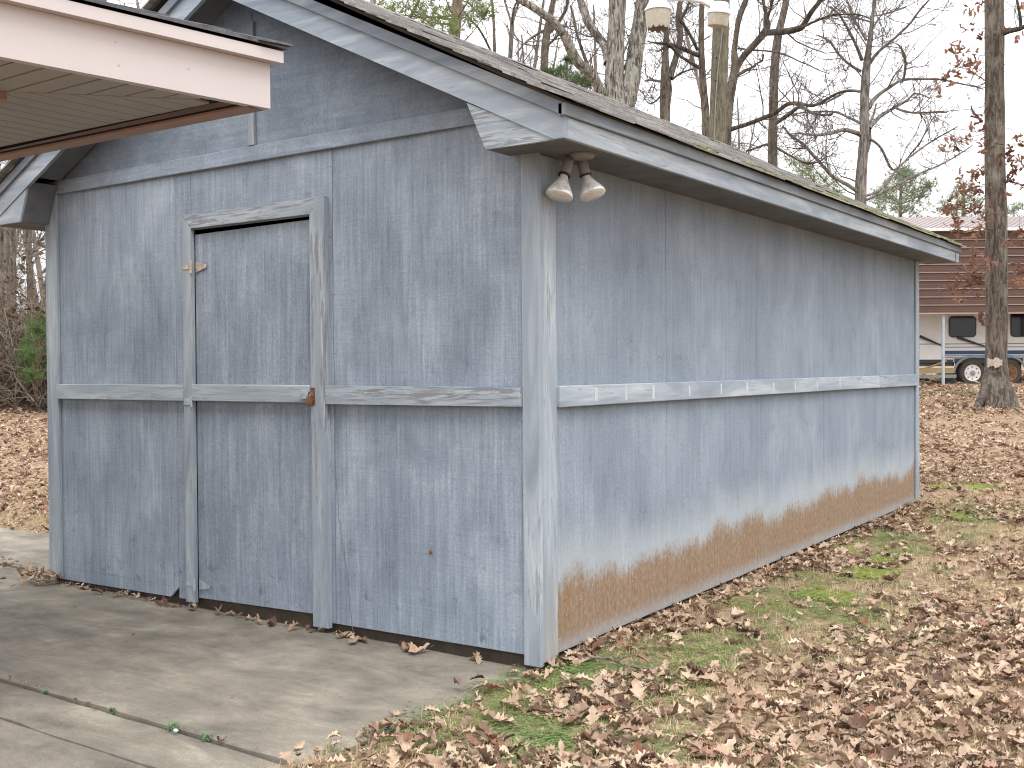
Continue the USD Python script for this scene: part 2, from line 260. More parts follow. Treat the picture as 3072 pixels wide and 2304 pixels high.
CONC = M('old_concrete', {'g': ('geometry', {}), 'm': ('mapping', {'scale': (1.0, 2.6, 1.0), 'rotation': (0, 0, .25)}), 'n': ('noise_texture', {'scale': 1.5, 'detail': 9.0, 'roughness': .74, 'distortion': .5}),
        'n2': ('noise_texture', {'scale': 130.0, 'detail': 4.0, 'roughness': .8}), 'n3': ('noise_texture', {'scale': 4.5, 'detail': 5.0, 'roughness': .6}),
        'k': ('math', {'math_type': 'multiply_add', 'value2': .62}), 'k2': ('math', {'math_type': 'multiply_add', 'value2': .34, 'value3': -.15}), 'k3': ('math', {'math_type': 'multiply_add', 'value2': .34}),
        'r': ('rgb_ramp', {'ramp': [(.38, (.115, .104, .087)), (.48, (.178, .16, .13)), (.56, (.23, .206, .165)), (.67, (.355, .315, .25))]}),
        'b': ('bump', {'strength': .5, 'distance': .004}), 'p': ('principled_bsdf', {'roughness': .88, 'specular_ior_level': .2})},
    [('g.position', 'm.vector'), ('m.vector', 'n.vector'), ('g.position', 'n2.vector'), ('g.position', 'n3.vector'), ('n2.fac', 'k2.value1'), ('n3.fac', 'k3.value1'), ('k2.value', 'k3.value3'), ('n.fac', 'k.value1'), ('k3.value', 'k.value3'), ('k.value', 'r.fac'),
     ('r.color', 'p.base_color'), ('n2.fac', 'b.height'), ('b.normal', 'p.normal')])
SOIL = M('leafy_soil', {'g': ('geometry', {}), 'n': ('noise_texture', {'scale': 1.1, 'detail': 5.0, 'roughness': .6}), 'v': ('noise_texture', {'scale': 22.0, 'detail': 6.0, 'roughness': .75}),
        'r': ('rgb_ramp', {'ramp': [(.34, (.10, .066, .042)), (.5, (.24, .17, .108)), (.66, (.42, .315, .21))]}), 'r2': ('rgb_ramp', {'ramp': [(.6, (0, 0, 0)), (.72, (.25, .25, .25))]}), 'mx': ('mix_color', {'b': (.14, .15, .05)}),
        'b': ('bump', {'strength': .8, 'distance': .03}), 'p': ('principled_bsdf', {'roughness': .95, 'specular_ior_level': .1})},
    [('g.position', 'n.vector'), ('g.position', 'v.vector'), ('v.fac', 'r.fac'), ('n.fac', 'r2.fac'), ('r2.color', 'mx.fac'), ('r.color', 'mx.a'), ('mx.result', 'p.base_color'), ('v.fac', 'b.height'), ('b.normal', 'p.normal')])
LEAF = ramped_random('fallen_oak_leaf', [(0, (.07, .042, .030)), (.14, (.15, .088, .06)), (.30, (.28, .19, .13)), (.5, (.42, .315, .22)), (.66, (.33, .23, .16)), (.82, (.46, .36, .26)), (.93, (.19, .085, .052)), (1, (.50, .42, .33))], .75, .06)
DRYLEAF = ramped_random('hanging_brown_leaf', [(0, (.10, .05, .034)), (.5, (.19, .095, .06)), (1, (.28, .165, .11))], .8, .15)
STRAW = ramped_random('straw_grass', [(0, (.36, .26, .15)), (.5, (.50, .38, .235)), (1, (.60, .49, .33))], .8, .2)
GREEN = ramped_random('green_grass', [(0, (.13, .185, .05)), (.5, (.195, .265, .075)), (1, (.30, .33, .12))], .7, .25)
CLOVER = ramped_random('clover_green', [(0, (.11, .175, .055)), (.6, (.17, .245, .08)), (1, (.245, .31, .115))], .6, .25)
MOSS = plain('moss', (.135, .16, .03), .95, var=.5, scale=40, bump=.6)
BARK_OAK = bark('oak_bark', (.05, .04, .033), (.16, .133, .108), .2)
BARK_GREY = bark('grey_lichen_bark', (.05, .043, .037), (.33, .31, .275), .5)
BARK_DARK = bark('dark_branch_bark', (.03, .025, .022), (.11, .092, .075), .25)
BARK_PALE = bark('pale_smooth_bark', (.07, .062, .056), (.24, .215, .195), .3)
BARK_PINE = bark('pine_bark', (.09, .065, .05), (.26, .20, .155), .15)
TWIG = plain('twig_bark', (.10, .082, .07), .9, var=.3)
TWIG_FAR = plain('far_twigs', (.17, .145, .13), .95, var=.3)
POLEWOOD = bark('weathered_pole', (.085, .075, .054), (.175, .158, .115), .12, 1.6)
NEEDLE_HAZED = ramped_random('hazed_pine_needles', [(0, (.13, .16, .095)), (.6, (.19, .22, .13)), (1, (.25, .26, .17))], .7, .2)  # distance haze put into the colour as a paler, greyer needle green
NEEDLE = ramped_random('pine_needles', [(0, (.06, .10, .03)), (.6, (.105, .15, .045)), (1, (.17, .19, .07))], .7, .2)
CEDAR = ramped_random('cedar_green', [(0, (.045, .075, .025)), (1, (.085, .125, .04))], .8, .15)
SHINGLE = M('weathered_shingle', {'g': ('geometry', {}), 'm': ('mapping', {'scale': (22, 1.6, 9)}), 'n': ('noise_texture', {'scale': 1.0, 'detail': 6.0, 'roughness': .7}), 'n2': ('noise_texture', {'scale': 120.0, 'detail': 3.0}),
        'k': ('math', {'math_type': 'multiply_add', 'value2': .3}), 'r': ('rgb_ramp', {'ramp': [(.42, (.09, .087, .084)), (.60, (.175, .167, .16)), (.78, (.31, .295, .28))]}),
        'i': ('geometry', {}), 'p': ('principled_bsdf', {'roughness': .9, 'specular_ior_level': .2}), 'b': ('bump', {'strength': .6, 'distance': .004})},
    [('g.position', 'm.vector'), ('m.vector', 'n.vector'), ('g.position', 'n2.vector'), ('n2.fac', 'k.value1'), ('n.fac', 'k.value3'), ('k.value', 'r.fac'), ('r.color', 'p.base_color'), ('n2.fac', 'b.height'), ('b.normal', 'p.normal')])
DSHINGLE = plain('dark_shingle', (.085, .088, .095), .9, var=.45, scale=14, bump=.4)

# ------------------------------------------------------------------ terrain
def smooth(t): t = np.clip(t, 0, 1); return t*t*(3-2*t)
SLAB_Z = -.045
def outside_slab(x, y):
    """Distance outside the driveway (negative inside)."""
    def rect(x0, x1, y0, y1):
        dx = np.maximum(x0-x, x-x1); dy = np.maximum(y0-y, y-y1)
        return np.where((dx > 0) & (dy > 0), np.hypot(dx, dy), np.maximum(dx, dy))
    return np.minimum(rect(-9.5, -.04, -6.5, .03), rect(-9.5, -3.65, -1, 1.13))
def terrain(x, y):
    x, y = np.asarray(x, float), np.asarray(y, float)
    r = np.hypot(x-CAM[0], y-CAM[1])
    h = np.interp(r, [0, 4.5, 8, 10.3, 15, 20.8, 30.5, 60, 150, 500], [-.045, -.015, 0, .055, .27, .516, .76, 1.25, 2.2, 5])
    P = np.stack([x, y, x*0], -1)
    h = h + (meshkit.fbm(P*1.1, 3, 5)-.5)*.05*np.clip((r-3)/4, .3, 1)*(1-.9*np.exp(-((np.maximum(np.maximum(x-.3, -x-3.9), np.maximum(y-6.3, -y-.2))).clip(0))/.5))
    k = smooth(outside_slab(x, y)/.3)
    return np.where(outside_slab(x, y) > 3, h, (SLAB_Z-.09+.084*smooth((outside_slab(x, y)+.11)/.11))*(1-k)+np.maximum(h, SLAB_Z-.006)*k)
def axis_lines(c, near, step, far):
    a = list(np.arange(-near, near+1e-6, step)); s = step; v = near
    while v < far:
        s *= 1.13; v += s; a.append(v); a.insert(0, -v)
    return np.array(a)+c
gx, gy = axis_lines(0, 7, .125, 450), axis_lines(1, 8, .125, 450)
GX, GY = np.meshgrid(gx, gy, indexing='ij'); V = np.stack([GX, GY, terrain(GX, GY)], -1).reshape(-1, 3)
i, j = np.meshgrid(np.arange(len(gx)-1), np.arange(len(gy)-1), indexing='ij'); n = len(gy)
Q = np.stack([i*n+j, (i+1)*n+j, (i+1)*n+j+1, i*n+j+1], -1).reshape(-1, 4)
lawn = thing('lawn', (0, 0, 0), kind='structure')
part(lawn, 'ground', (V, Q), SOIL, smooth=True)

# ------------------------------------------------------------------ driveway
drive = thing('driveway', (0, 0, 0), kind='structure')
def slab(x0, x1, y0, y1, seed, dz=0):
    nx, ny = max(2, int((x1-x0)/.06)), max(2, int((y1-y0)/.06))
    X, Y = np.meshgrid(np.linspace(x0, x1, nx), np.linspace(y0, y1, ny), indexing='ij')
    e = np.minimum(np.minimum(X-x0, x1-X), np.minimum(Y-y0, y1-Y))
    Xw = X+(meshkit.fbm(np.stack([X*3, Y*3, X*0+seed], -1), 3)-.5)*.02*(e < .001); Yw = Y+(meshkit.fbm(np.stack([X*3, Y*3, X*0+seed+9], -1), 4)-.5)*.024*(e < .001)
    Z = SLAB_Z+dz+(meshkit.fbm(np.stack([X, Y, X*0+seed], -1), 3)-.5)*.012 - .006*(e < .001)
    v = np.stack([Xw, Yw, Z], -1).reshape(-1, 3)
    a, b = np.meshgrid(np.arange(nx-1), np.arange(ny-1), indexing='ij')
    q = np.stack([a*ny+b, (a+1)*ny+b, (a+1)*ny+b+1, a*ny+b+1], -1).reshape(-1, 4)
    ring = [k*ny for k in range(nx)]+[(nx-1)*ny+k for k in range(1, ny)]+[k*ny+ny-1 for k in range(nx-2, -1, -1)]+[k for k in range(ny-2, 0, -1)]
    o = len(v); low = v[ring].copy(); low[:, 2] = SLAB_Z-.11; v = np.vstack([v, low]); L = len(ring)
    s = np.array([[ring[k], o+k, o+(k+1) % L, ring[(k+1) % L]] for k in range(L)])
    return v, np.vstack([q, s])
g = .012
part(drive, 'slab', slab(-3.65+g, -.04, -1.37+g, .03, 1), CONC, smooth=40)
part(drive, 'slab', slab(-3.65+g, -.04, -1.645, -1.37-g, 2, -.006), CONC, smooth=40)
part(drive, 'slab', slab(-3.65+g, -.04, -3.2, -1.651, 8, -.009), CONC, smooth=40)
part(drive, 'slab', slab(-6.9, -3.65-g, -1.37+g, .16, 3, -.004), CONC, smooth=40)
part(drive, 'slab', slab(-6.9, -3.65-g, .19, 1.13, 4), CONC, smooth=40)
part(drive, 'slab', slab(-9.5, -6.925, -1.37+g, 1.13, 5), CONC, smooth=40)
part(drive, 'slab', slab(-6.9, -3.65-g, -3.2, -1.37-g, 6), CONC, smooth=40)

# ------------------------------------------------------------------ shed
W, LEN = -3.658, 6.096
RX = -1.85                                                     # ridge
shed = thing('shed', (W/2, LEN/2, 0), label='blue grey plywood shed with white streaks and a muddy right side', category='shed')
def zbA(x): return .017 + (-.02-.017)*(x/W)                  # foot of the front siding
def zbB(y): return .0 + .062*(y/LEN)
def panelA(x0, x1, ztop, mat, z0=None, thick=.014, y0=0.0):
    a = zbA(x0) if z0 is None else z0; b = zbA(x1) if z0 is None else z0
    return prism([(x0, y0, a), (x1, y0, b), (x1, y0, ztop), (x0, y0, ztop)], (0, thick, 0), .0016)
s_ = .0015
FT = 2.385
def rake_low(x): return 2.313-.49*x if x > RX else 2.313-.49*(2*RX-x)
# left of the door (its lower right corner is broken off)
x0, x1 = W, -2.438
part(shed, 'siding_panel', cat([panelA(x0, x1-s_, FT, PLY_A, z0=.055), prism([(x0, 0, zbA(x0)), (x1-.075, 0, zbA(x1)), (x1-s_, 0, .055), (x0, 0, .055)], (0, .014, 0))]), PLY_A)
part(shed, 'siding_panel', panelA(-2.438+s_, -2.300, FT, PLY_A2), PLY_A2)                      # strip beside and above the door
part(shed, 'siding_panel', panelA(-2.300+.0005, -1.30, FT, PLY_A2, z0=2.052), PLY_A2)
part(shed, 'siding_panel', panelA(-1.30+.0005, -1.219-s_, FT, PLY_A2), PLY_A2)
part(shed, 'siding_panel', panelA(-1.219+s_, 0, FT, PLY_A3), PLY_A3)
# side wall
for k in range(5):
    a, b = k*LEN/5+(s_ if k else .015), (k+1)*LEN/5-s_
    part(shed, 'siding_panel', prism([(0, a, zbB(a)), (0, b, zbB(b)), (0, b, 2.24), (0, a, 2.24)], (-.014, 0, 0), .0016), PLY_B)
part(shed, 'rear_wall', cat([box((W, LEN-.014, -.05), (-.015, LEN, 2.2)), prism([(W, LEN, 2.2), (-.015, LEN, 2.2), (-.015, LEN, rake_low(-.015)+.09), (RX, LEN, rake_low(RX)+.09), (W, LEN, rake_low(W)+.09)], (0, -.014, 0))]), PLY_A); part(shed, 'left_wall', box((W, .016, -.05), (W+.014, LEN-.015, 2.2)), PLY_B)
part(shed, 'sill_beam', cat([box((W+.03, .03, -.10), (-.03, .12, .03)), box((-.12, .13, -.1), (-.03, LEN-.05, .03))]), DARKWOOD)
part(shed, 'inner_floor', box((W+.05, .13, -.10), (-.13, LEN-.1, -.015)), DARKWOOD)
NAIL = plain('rusty_nail', (.11, .085, .07), .8)
nr = np.random.default_rng(19)
for xs in (-1.219-.014, -1.219+.014, -2.438-.014, -3.54, -.085):
    for zz in np.arange(.14, 2.3, .305):
        if nr.random() < .8 and abs(zz-1.15) > .07: part(shed, 'nail_head', revolve([(0, -.0012), (.0028, -.001), (.0032, .001)], (xs+nr.normal(0, .002), 0, zz+nr.normal(0, .03)), (0, 1, 0), 7), NAIL)
for k in range(1, 5):
    for side in (-.014, .014):
        for zz in np.arange(.3, 2.1, .305):
            if nr.random() < .6 and abs(zz-1.15) > .07: part(shed, 'nail_head', revolve([(0, .0012), (.0028, .001), (.0032, -.001)], (0, k*LEN/5+side, zz+nr.normal(0, .03)), (1, 0, 0), 7), NAIL)
# gable, frieze
def gab(x): return rake_low(x)+.09
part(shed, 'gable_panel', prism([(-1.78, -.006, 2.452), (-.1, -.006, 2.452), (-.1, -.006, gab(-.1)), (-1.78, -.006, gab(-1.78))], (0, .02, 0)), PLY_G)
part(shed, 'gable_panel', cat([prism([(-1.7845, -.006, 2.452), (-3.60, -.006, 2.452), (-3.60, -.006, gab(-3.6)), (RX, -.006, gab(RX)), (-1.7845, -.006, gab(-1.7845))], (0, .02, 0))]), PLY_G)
part(shed, 'frieze_board', box((W+.01, -.022, 2.3705), (-.06, -.0005, 2.4515), .003), PLY_F)
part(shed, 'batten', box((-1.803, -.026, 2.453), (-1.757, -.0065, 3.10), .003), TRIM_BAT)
# corner boards
part(shed, 'corner_board', box((-.066, -.024, -.022), (.0235, -.0005, 2.37), .003), TRIM_Z)
part(shed, 'corner_board', box((.0005, 0.004, -.012), (.0165, .129, 2.2), .003), TRIM_ZM)
part(shed, 'corner_board', box((W-.02, -.022, -.012), (-3.556, -.0005, 2.37), .003), TRIM_Z)
part(shed, 'corner_board', box((.0005, 6.02, .03), (.02, LEN+.02, 2.2), .003), TRIM_Z)
# rails
part(shed, 'rail_board', box((-3.555, -.037, 1.106), (-2.348, -.0005, 1.196), .003), TRIM_X)
part(shed, 'rail_board', prism([(-1.245, -.038, 1.104), (-.067, -.038, 1.108), (-.067, -.038, 1.192), (-1.245, -.038, 1.196)], (0, .0375, 0), .003), TRIM_XW)
part(shed, 'rail_board', box((.0005, .1295, 1.101), (.032, 4.89, 1.196), .003), TRIM_Y)
part(shed, 'rail_board', box((.0005, 4.893, 1.099), (.034, 6.0195, 1.198), .003), trim_paint('worn_paint_along_y_b', 'y', 8, .8))
for yy in (.43, .72, 1.0, 1.42, 1.83, 2.2, 2.62, 3.0, 3.42, 3.9, 4.4):
    part(shed, 'filler_patch', box((.0315, yy, 1.115+RNG.uniform(0, .01)), (.0327, yy+RNG.uniform(.014, .026), 1.18+RNG.uniform(-.01, .01))), PATCH)
# door trim
dl0, dl1, dr0, dr1, dt0, dt1 = -2.348, -2.274, -1.347, -1.246, 2.055, 2.137
part(shed, 'door_trim', prism([(dl0, -.024, -.015), (dl1, -.024, -.012), (dl1, -.024, dt0), (dl0, -.024, dt1)], (0, .0235, 0), .003), TRIM_Z)
part(shed, 'door_trim', prism([(dr0, -.034, -.02), (dr1, -.034, -.018), (dr1, -.034, dt1), (dr0, -.034, dt0)], (0, .0335, 0), .003), TRIM_ZW)
part(shed, 'door_trim', prism([(dl0+.002, -.026, dt1), (dl1+.001, -.026, dt0+.002), (dr0-.001, -.026, dt0+.002), (dr1-.002, -.026, dt1)], (0, .0255, 0), .003), TRIM_XW)
# door
door = part(shed, 'door', prism([(dl1+.0012, .004, .012), (dr0-.004, .004, .034), (dr0-.004, .004, 2.036), (dl1+.0012, .004, 2.026)], (0, .016, 0), .002), PLY_DOOR)
part(door, 'door_rail', box((dl1+.004, -.034, 1.108), (dr0-.012, .0035, 1.198), .003), TRIM_X)
def strap_hinge(zc, mat, tilt=0):
    leaf = prism([(-2.262, -.0035, zc-.03), (-2.175, -.0035, zc-.006+tilt), (-2.172, -.0035, zc+.010+tilt), (-2.262, -.0035, zc+.028)], (0, .003, 0))
    return cat([leaf, box((-2.345, -.027, zc-.010), (-2.275, -.0245, zc+.012)), revolve([(0, -.034), (.0075, -.034), (.0075, .034), (0, .034)], (-2.2715, -.027, zc), (0, 0, 1), 10)])
h = part(door, 'hinge', strap_hinge(1.845, None), HINGE, label='upper hinge, rusty'); part(door, 'hinge', strap_hinge(.09, None, -.01), OLDPAINT, label='lower hinge, paint covered')
part(door, 'hinge', cat([box((-2.345, -.028, 1.085), (-2.283, -.0245, 1.122)), revolve([(0, -.03), (.007, -.03), (.007, .03), (0, .03)], (-2.277, -.029, 1.105), (0, 0, 1), 10)]), OLDPAINT)
la = part(door, 'latch', cat([box((-1.412, -.042, 1.128), (-1.36, -.0345, 1.172), .002), box((-1.37, -.049, 1.142), (-1.325, -.043, 1.160), .002), box((-1.412, -.045, 1.147), (-1.40, -.042, 1.156))]), OLDPAINT)
lock = [(-1.338+.011*math.cos(a), -.05, 1.148+.016*math.sin(a)) for a in np.linspace(0, 2*np.pi, 13)]
part(la, 'padlock', cat([tube_mesh(lock, .0035, 6, False), box((-1.356, -.062, 1.094), (-1.322, -.042, 1.136), .004), box((-1.345, -.038, 1.10), (-1.318, -.0345, 1.185))]), RUST)
part(shed, 'bolt_head', revolve([(0, -.006), (.006, -.006), (.009, -.003), (.0095, 0)], (-.606, 0, .422), (0, 1, 0), 12), RUST)
vn_ = np.array([(-1.208, -.003, .80), (-1.204, -.003, .68), (-1.19, -.004, .55), (-1.165, -.004, .40), (-1.135, -.004, .25), (-1.12, -.004, .10), (-1.10, -.004, -.02)])
part(shed, 'dead_vine', tube_mesh(spline(vn_, 30)+np.random.default_rng(2).normal(0, .002, (30, 3)), .0011, 5, False), plain('dry_vine', (.17, .15, .14), .9))
# rakes, fascias, eave returns
RY, FXo = -.22, .285
def rake(side, lo, hi, y0, y1, name, mat):
    P = []
    s = (lambda x: x) if side > 0 else (lambda x: 2*RX-x)
    for xx, dz in ((RX, lo), (FXo, lo), (FXo, hi), (RX, hi)):
        zz = 2.313-.49*xx+dz
        P.append((s(xx), y0, zz))
    if lo == 0:                                              # foot cut level with the soffit
        xc = (2.313-2.199)/.49
        P = [(s(RX), y0, 2.313-.49*RX), (s(xc), y0, 2.199), (s(FXo), y0, 2.199), (s(FXo), y0, 2.313-.49*FXo+hi), (s(RX), y0, 2.313-.49*RX+hi)]
    return part(shed, name, prism(P, (0, y1-y0, 0), .003), mat)
for s in (1, -1):
    rake(s, 0, .113, RY, RY+.022, 'rake_board', TRIM_X2)
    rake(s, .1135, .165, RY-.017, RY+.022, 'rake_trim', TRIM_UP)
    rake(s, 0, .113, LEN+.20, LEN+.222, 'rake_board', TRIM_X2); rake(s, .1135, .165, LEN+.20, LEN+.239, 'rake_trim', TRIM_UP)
YB = LEN+.335
part(shed, 'fascia_board', box((FXo-.022, RY+.0225, 2.199), (FXo, YB, 2.2865), .003), TRIM_Y)
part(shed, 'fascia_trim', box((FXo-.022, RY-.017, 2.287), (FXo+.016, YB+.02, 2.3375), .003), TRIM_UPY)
LX = 2*RX-FXo
part(shed, 'fascia_board', box((LX, RY+.0225, 2.199), (LX+.022, YB, 2.2865), .003), TRIM_Y)
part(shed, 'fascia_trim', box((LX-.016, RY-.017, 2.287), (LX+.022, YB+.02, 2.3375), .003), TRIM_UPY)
part(shed, 'eave_return', prism([(-.215, RY+.006, 2.412), (-.116, RY+.006, 2.199), (.24, RY+.006, 2.199), (.24, RY+.006, 2.21)], (0, .014, 0), .002), TRIM_XW)
part(shed, 'eave_return', prism([(-3.535, RY+.006, 2.43), (-3.635, RY+.006, 2.185), (LX+.01, RY+.006, 2.185), (LX+.01, RY+.006, 2.23)], (0, .014, 0), .002), TRIM_X2)
part(shed, 'return_side', prism([(-.213, RY+.021, 2.408), (-.117, RY+.021, 2.2), (-.117, -.026, 2.2), (-.213, -.026, 2.408)], (.012, 0, .006)), TRIM_X2)
part(shed, 'return_side', prism([(-3.537, RY+.021, 2.42), (-3.634, RY+.021, 2.19), (-3.634, -.026, 2.19), (-3.537, -.026, 2.42)], (-.012, 0, .006)), SOFFIT)  # dark colour stands in for the shade inside this open overhang
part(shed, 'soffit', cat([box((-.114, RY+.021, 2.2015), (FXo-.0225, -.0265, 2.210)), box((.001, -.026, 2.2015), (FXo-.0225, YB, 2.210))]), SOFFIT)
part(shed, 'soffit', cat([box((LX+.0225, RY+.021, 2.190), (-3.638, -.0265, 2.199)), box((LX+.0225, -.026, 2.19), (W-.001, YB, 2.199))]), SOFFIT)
# roof deck and the sloping soffit under the rake overhang
SL = .518
def roof_z(x): return 2.350+SL*(.31-(x if x > RX else 2*RX-x))
for s in (1, -1):
    f_ = (lambda x: x) if s > 0 else (lambda x: 2*RX-x)
    P = [(f_(FXo+.012), RY-.015, roof_z(FXo+.012)-.028), (f_(RX), RY-.015, roof_z(RX)-.028), (f_(RX), YB+.02, roof_z(RX)-.028), (f_(FXo+.012), YB+.02, roof_z(FXo+.012)-.028)]
    part(shed, 'roof_deck', prism(P, (0, 0, .016)), DARKWOOD)
    Q_ = [(f_(-.2 if s > 0 else -.2), RY+.023, rake_low(-.2)+.035), (f_(RX), RY+.023, rake_low(RX)+.035), (f_(RX), -.027, rake_low(RX)+.035), (f_(-.2), -.027, rake_low(-.2)+.035)]
    part(shed, 'rake_soffit', prism(Q_, (0, 0, .01)), SOFFIT)
# shingle courses: each a strip of tabs with its own lift
def course(s, k, n, exposure, seed):
    rng = np.random.default_rng(seed); f_ = (lambda x: x) if s > 0 else (lambda x: 2*RX-x)
    xo = .332-k*exposure*.894; xi = max(xo-exposure*.894*1.55, RX); ms = []
    y = RY-.06+rng.uniform(-.3, 0); first = True
    while y < YB+.03:
        w = rng.uniform(.27, .33); a, b = max(y, RY-.052+rng.uniform(-.006, .006)), min(y+w-.005, YB+.05+rng.uniform(-.006, .006)); y += w
        if b-a < .02: continue
        jx = rng.uniform(-.006, .006); t = .007+rng.uniform(0, .004); lift = rng.uniform(0, .0045) + (rng.uniform(0, .012) if rng.random() < .12 else 0)
        zo = roof_z(xo)-.010+lift+.006; zi = roof_z(xi)-.010-.001
        v = [(f_(xo+jx), a, zo), (f_(xo+jx), b, zo), (f_(xi), b, zi), (f_(xi), a, zi)]
        ms.append(prism(v, (0, 0, t)))
    return cat(ms)
ncourse = int((.31-RX)/.894/.14)+1
for s in (1, -1):
    for k in range(ncourse): part(shed, 'shingle_course', course(s, k, ncourse, .14, 100+k+(50 if s < 0 else 0)), SHINGLE)
cap = [(RX-.13, RY-.03, roof_z(RX-.13)+.012), (RX, RY-.03, roof_z(RX)+.014), (RX+.13, RY-.03, roof_z(RX+.13)+.012)]
caps = []
yy = RY-.03
while yy < YB: 
    dz = .004+RNG.uniform(0, .006); caps += [prism([(RX-.13, yy, roof_z(RX-.13)+dz), (RX, yy, roof_z(RX)+dz+.002), (RX, yy+.2, roof_z(RX)+dz), (RX-.13, yy+.2, roof_z(RX-.13)+dz-.003)], (0, 0, .007)),
             prism([(RX+.13, yy, roof_z(RX+.13)+dz), (RX, yy, roof_z(RX)+dz+.002), (RX, yy+.2, roof_z(RX)+dz), (RX+.13, yy+.2, roof_z(RX+.13)+dz-.003)], (0, 0, .007))]; yy += .145
part(shed, 'ridge_cap', cat(caps), SHINGLE)
# moss on the eave
rng = np.random.default_rng(12); ms = []
for k in range(620):
    y = YB-abs(rng.normal(0, 1.5)) if rng.random() < .8 else rng.uniform(1.0, YB)
    if y < .9: continue
    x = .30-abs(rng.normal(0, .05)); c = trimesh.creation.icosphere(0, 1.0); c.vertices *= np.array([rng.uniform(.006, .022), rng.uniform(.01, .04), rng.uniform(.004, .013)])
    c.apply_translation((x, min(y, YB+.02), roof_z(x)+.004)); ms.append(c)
part(shed, 'moss', cat(ms), MOSS, smooth=True, kind='stuff')

# ------------------------------------------------------------------ security light under the eave
sl = thing('security_light', (.165, .115, 2.2), label='twin bulb floodlight hanging under the front corner of the shed eave', category='light')
SOCK = plain('grey_lampholder', (.17, .16, .15), .6, var=.15); BULB = plain('dusty_bulb_glass', (.60, .585, .55), .2, .15, var=.35, scale=24, spec=.6); LENS = plain('dusty_bulb_lens', (.47, .455, .42), .15, var=.25, scale=22, spec=.6)
BLACK = plain('black_rubber_and_recess_shade', (.02, .02, .02), .7)
part(sl, 'base_plate', revolve([(0, 0), (.055, 0), (.055, -.008), (.04, -.022), (0, -.024)], (.165, .115, 2.2005), (0, 0, 1), 24), SOCK)
def lamp(a, n, d):
    """a: swivel point, n: neck, d: centre of the lens."""
    a, n, d = map(np.asarray, (a, n, d)); ax = (n-a)/np.linalg.norm(n-a)
    so = part(sl, 'lampholder', revolve([(0, 0), (.012, 0), (.014, .02), (.021, .028), (.024, .05), (.0245, np.linalg.norm(n-a)), (0, np.linalg.norm(n-a))], a, ax, 20), SOCK, smooth=35)
    part(so, 'gasket', revolve([(.0, -.002), (.027, -.002), (.027, .007), (0, .007)], n, ax, 20), BLACK)
    ax2 = (d-n)/np.linalg.norm(d-n); Lb = np.linalg.norm(d-n)
    b = part(so, 'bulb', revolve([(.017, 0), (.0185, .01), (.022, .022), (.034, .045), (.049, .070), (.058, .086), (.061, .096), (.0605, .101)], n, ax2, 28), BULB, smooth=35)
    part(so, 'bulb_lens', revolve([(.0605, .101), (.057, .105), (.045, .110), (.025, .1135), (.0, .115)], n, ax2, 28), LENS, smooth=35)
dl = 4.72
lamp(at(1712, 462, 4.75), at(1693, 524, dl), at(1677, 588, dl-.022))
lamp(at(1741, 462, 4.80), at(1756, 524, 4.80), at(1776, 580, 4.778))

# ------------------------------------------------------------------ house corner with soffit (upper left)
ZS = 2.30
HC = np.array([-.610, -.962]); D1 = np.array([-.163, -.987]); D2 = np.array([-1.0, -.0227]); D2 /= np.linalg.norm(D2)
hs = thing('house', (-2.0, -3.0, 0), label='house corner with cream white eave and slatted soffit above the driveway', category='house')
L1, L2 = 4.2, 6.5
n1 = np.array([D1[1], -D1[0]]); n1 = n1 if n1@D2 < 0 else -n1            # outward normals
n2 = np.array([D2[1], -D2[0]]); n2 = n2 if n2@D1 < 0 else -n2
def p3(p, z): return (float(p[0]), float(p[1]), float(z))
def edge_board(d, n, L, other_n, z0, z1, o0, o1, trimmed=0.0):
    """Board along an eave; o0 and o1: its inner and outer face measured outwards from the eave line."""
    a = HC+n*o1 + (other_n*o1 if trimmed == 0 else 0); b = HC+n*o0+(-d*0)
    A, B = HC+n*o1-d*trimmed, HC+n*o0-d*trimmed
    return prism([p3(A, z0), p3(A+d*L, z0), p3(B+d*L, z0), p3(B, z0)], (0, 0, z1-z0), .0015)
part(hs, 'fascia_board', edge_board(D1, n1, L1, n2, ZS, ZS+.176, -.035, 0, 0.0), HWHITE)
part(hs, 'fascia_trim', edge_board(D1, n1, L1, n2, ZS+.177, ZS+.222, -.04, .038, .038), HWHITE)
part(hs, 'fascia_board', cat([prism([p3(HC-n1*.0355, ZS+.0091), p3(HC+D2*L2, ZS+.0091), p3(HC+D2*L2-n2*.02, ZS+.0091), p3(HC-n1*.0355-n2*.02, ZS+.0091)], (0, 0, .167)), prism([p3(HC-n1*.0355, ZS), p3(HC+D2*L2, ZS), p3(HC+D2*L2-n2*.085, ZS), p3(HC-n1*.0355-n2*.085, ZS)], (0, 0, .009))]), HTAN)
part(hs, 'fascia_trim', prism([p3(HC-n1*.041+n2*.03, ZS+.177), p3(HC+D2*L2+n2*.03, ZS+.177), p3(HC+D2*L2, ZS+.177), p3(HC-n1*.041, ZS+.177)], (0, 0, .045), .0015), HWHITE)
for t_, z_ in ((.35, .09), (.62, .05), (.63, .13), (1.05, .07), (1.42, .12), (1.8, .06)):
    q = HC+D1*t_; part(hs, 'nail_head', revolve([(0, .0016), (.0035, .001), (.004, -.001)], (q[0]+n1[0]*.0, q[1]+n1[1]*.0, ZS+z_), (n1[0], n1[1], 0), 8), STAIN_DOT)
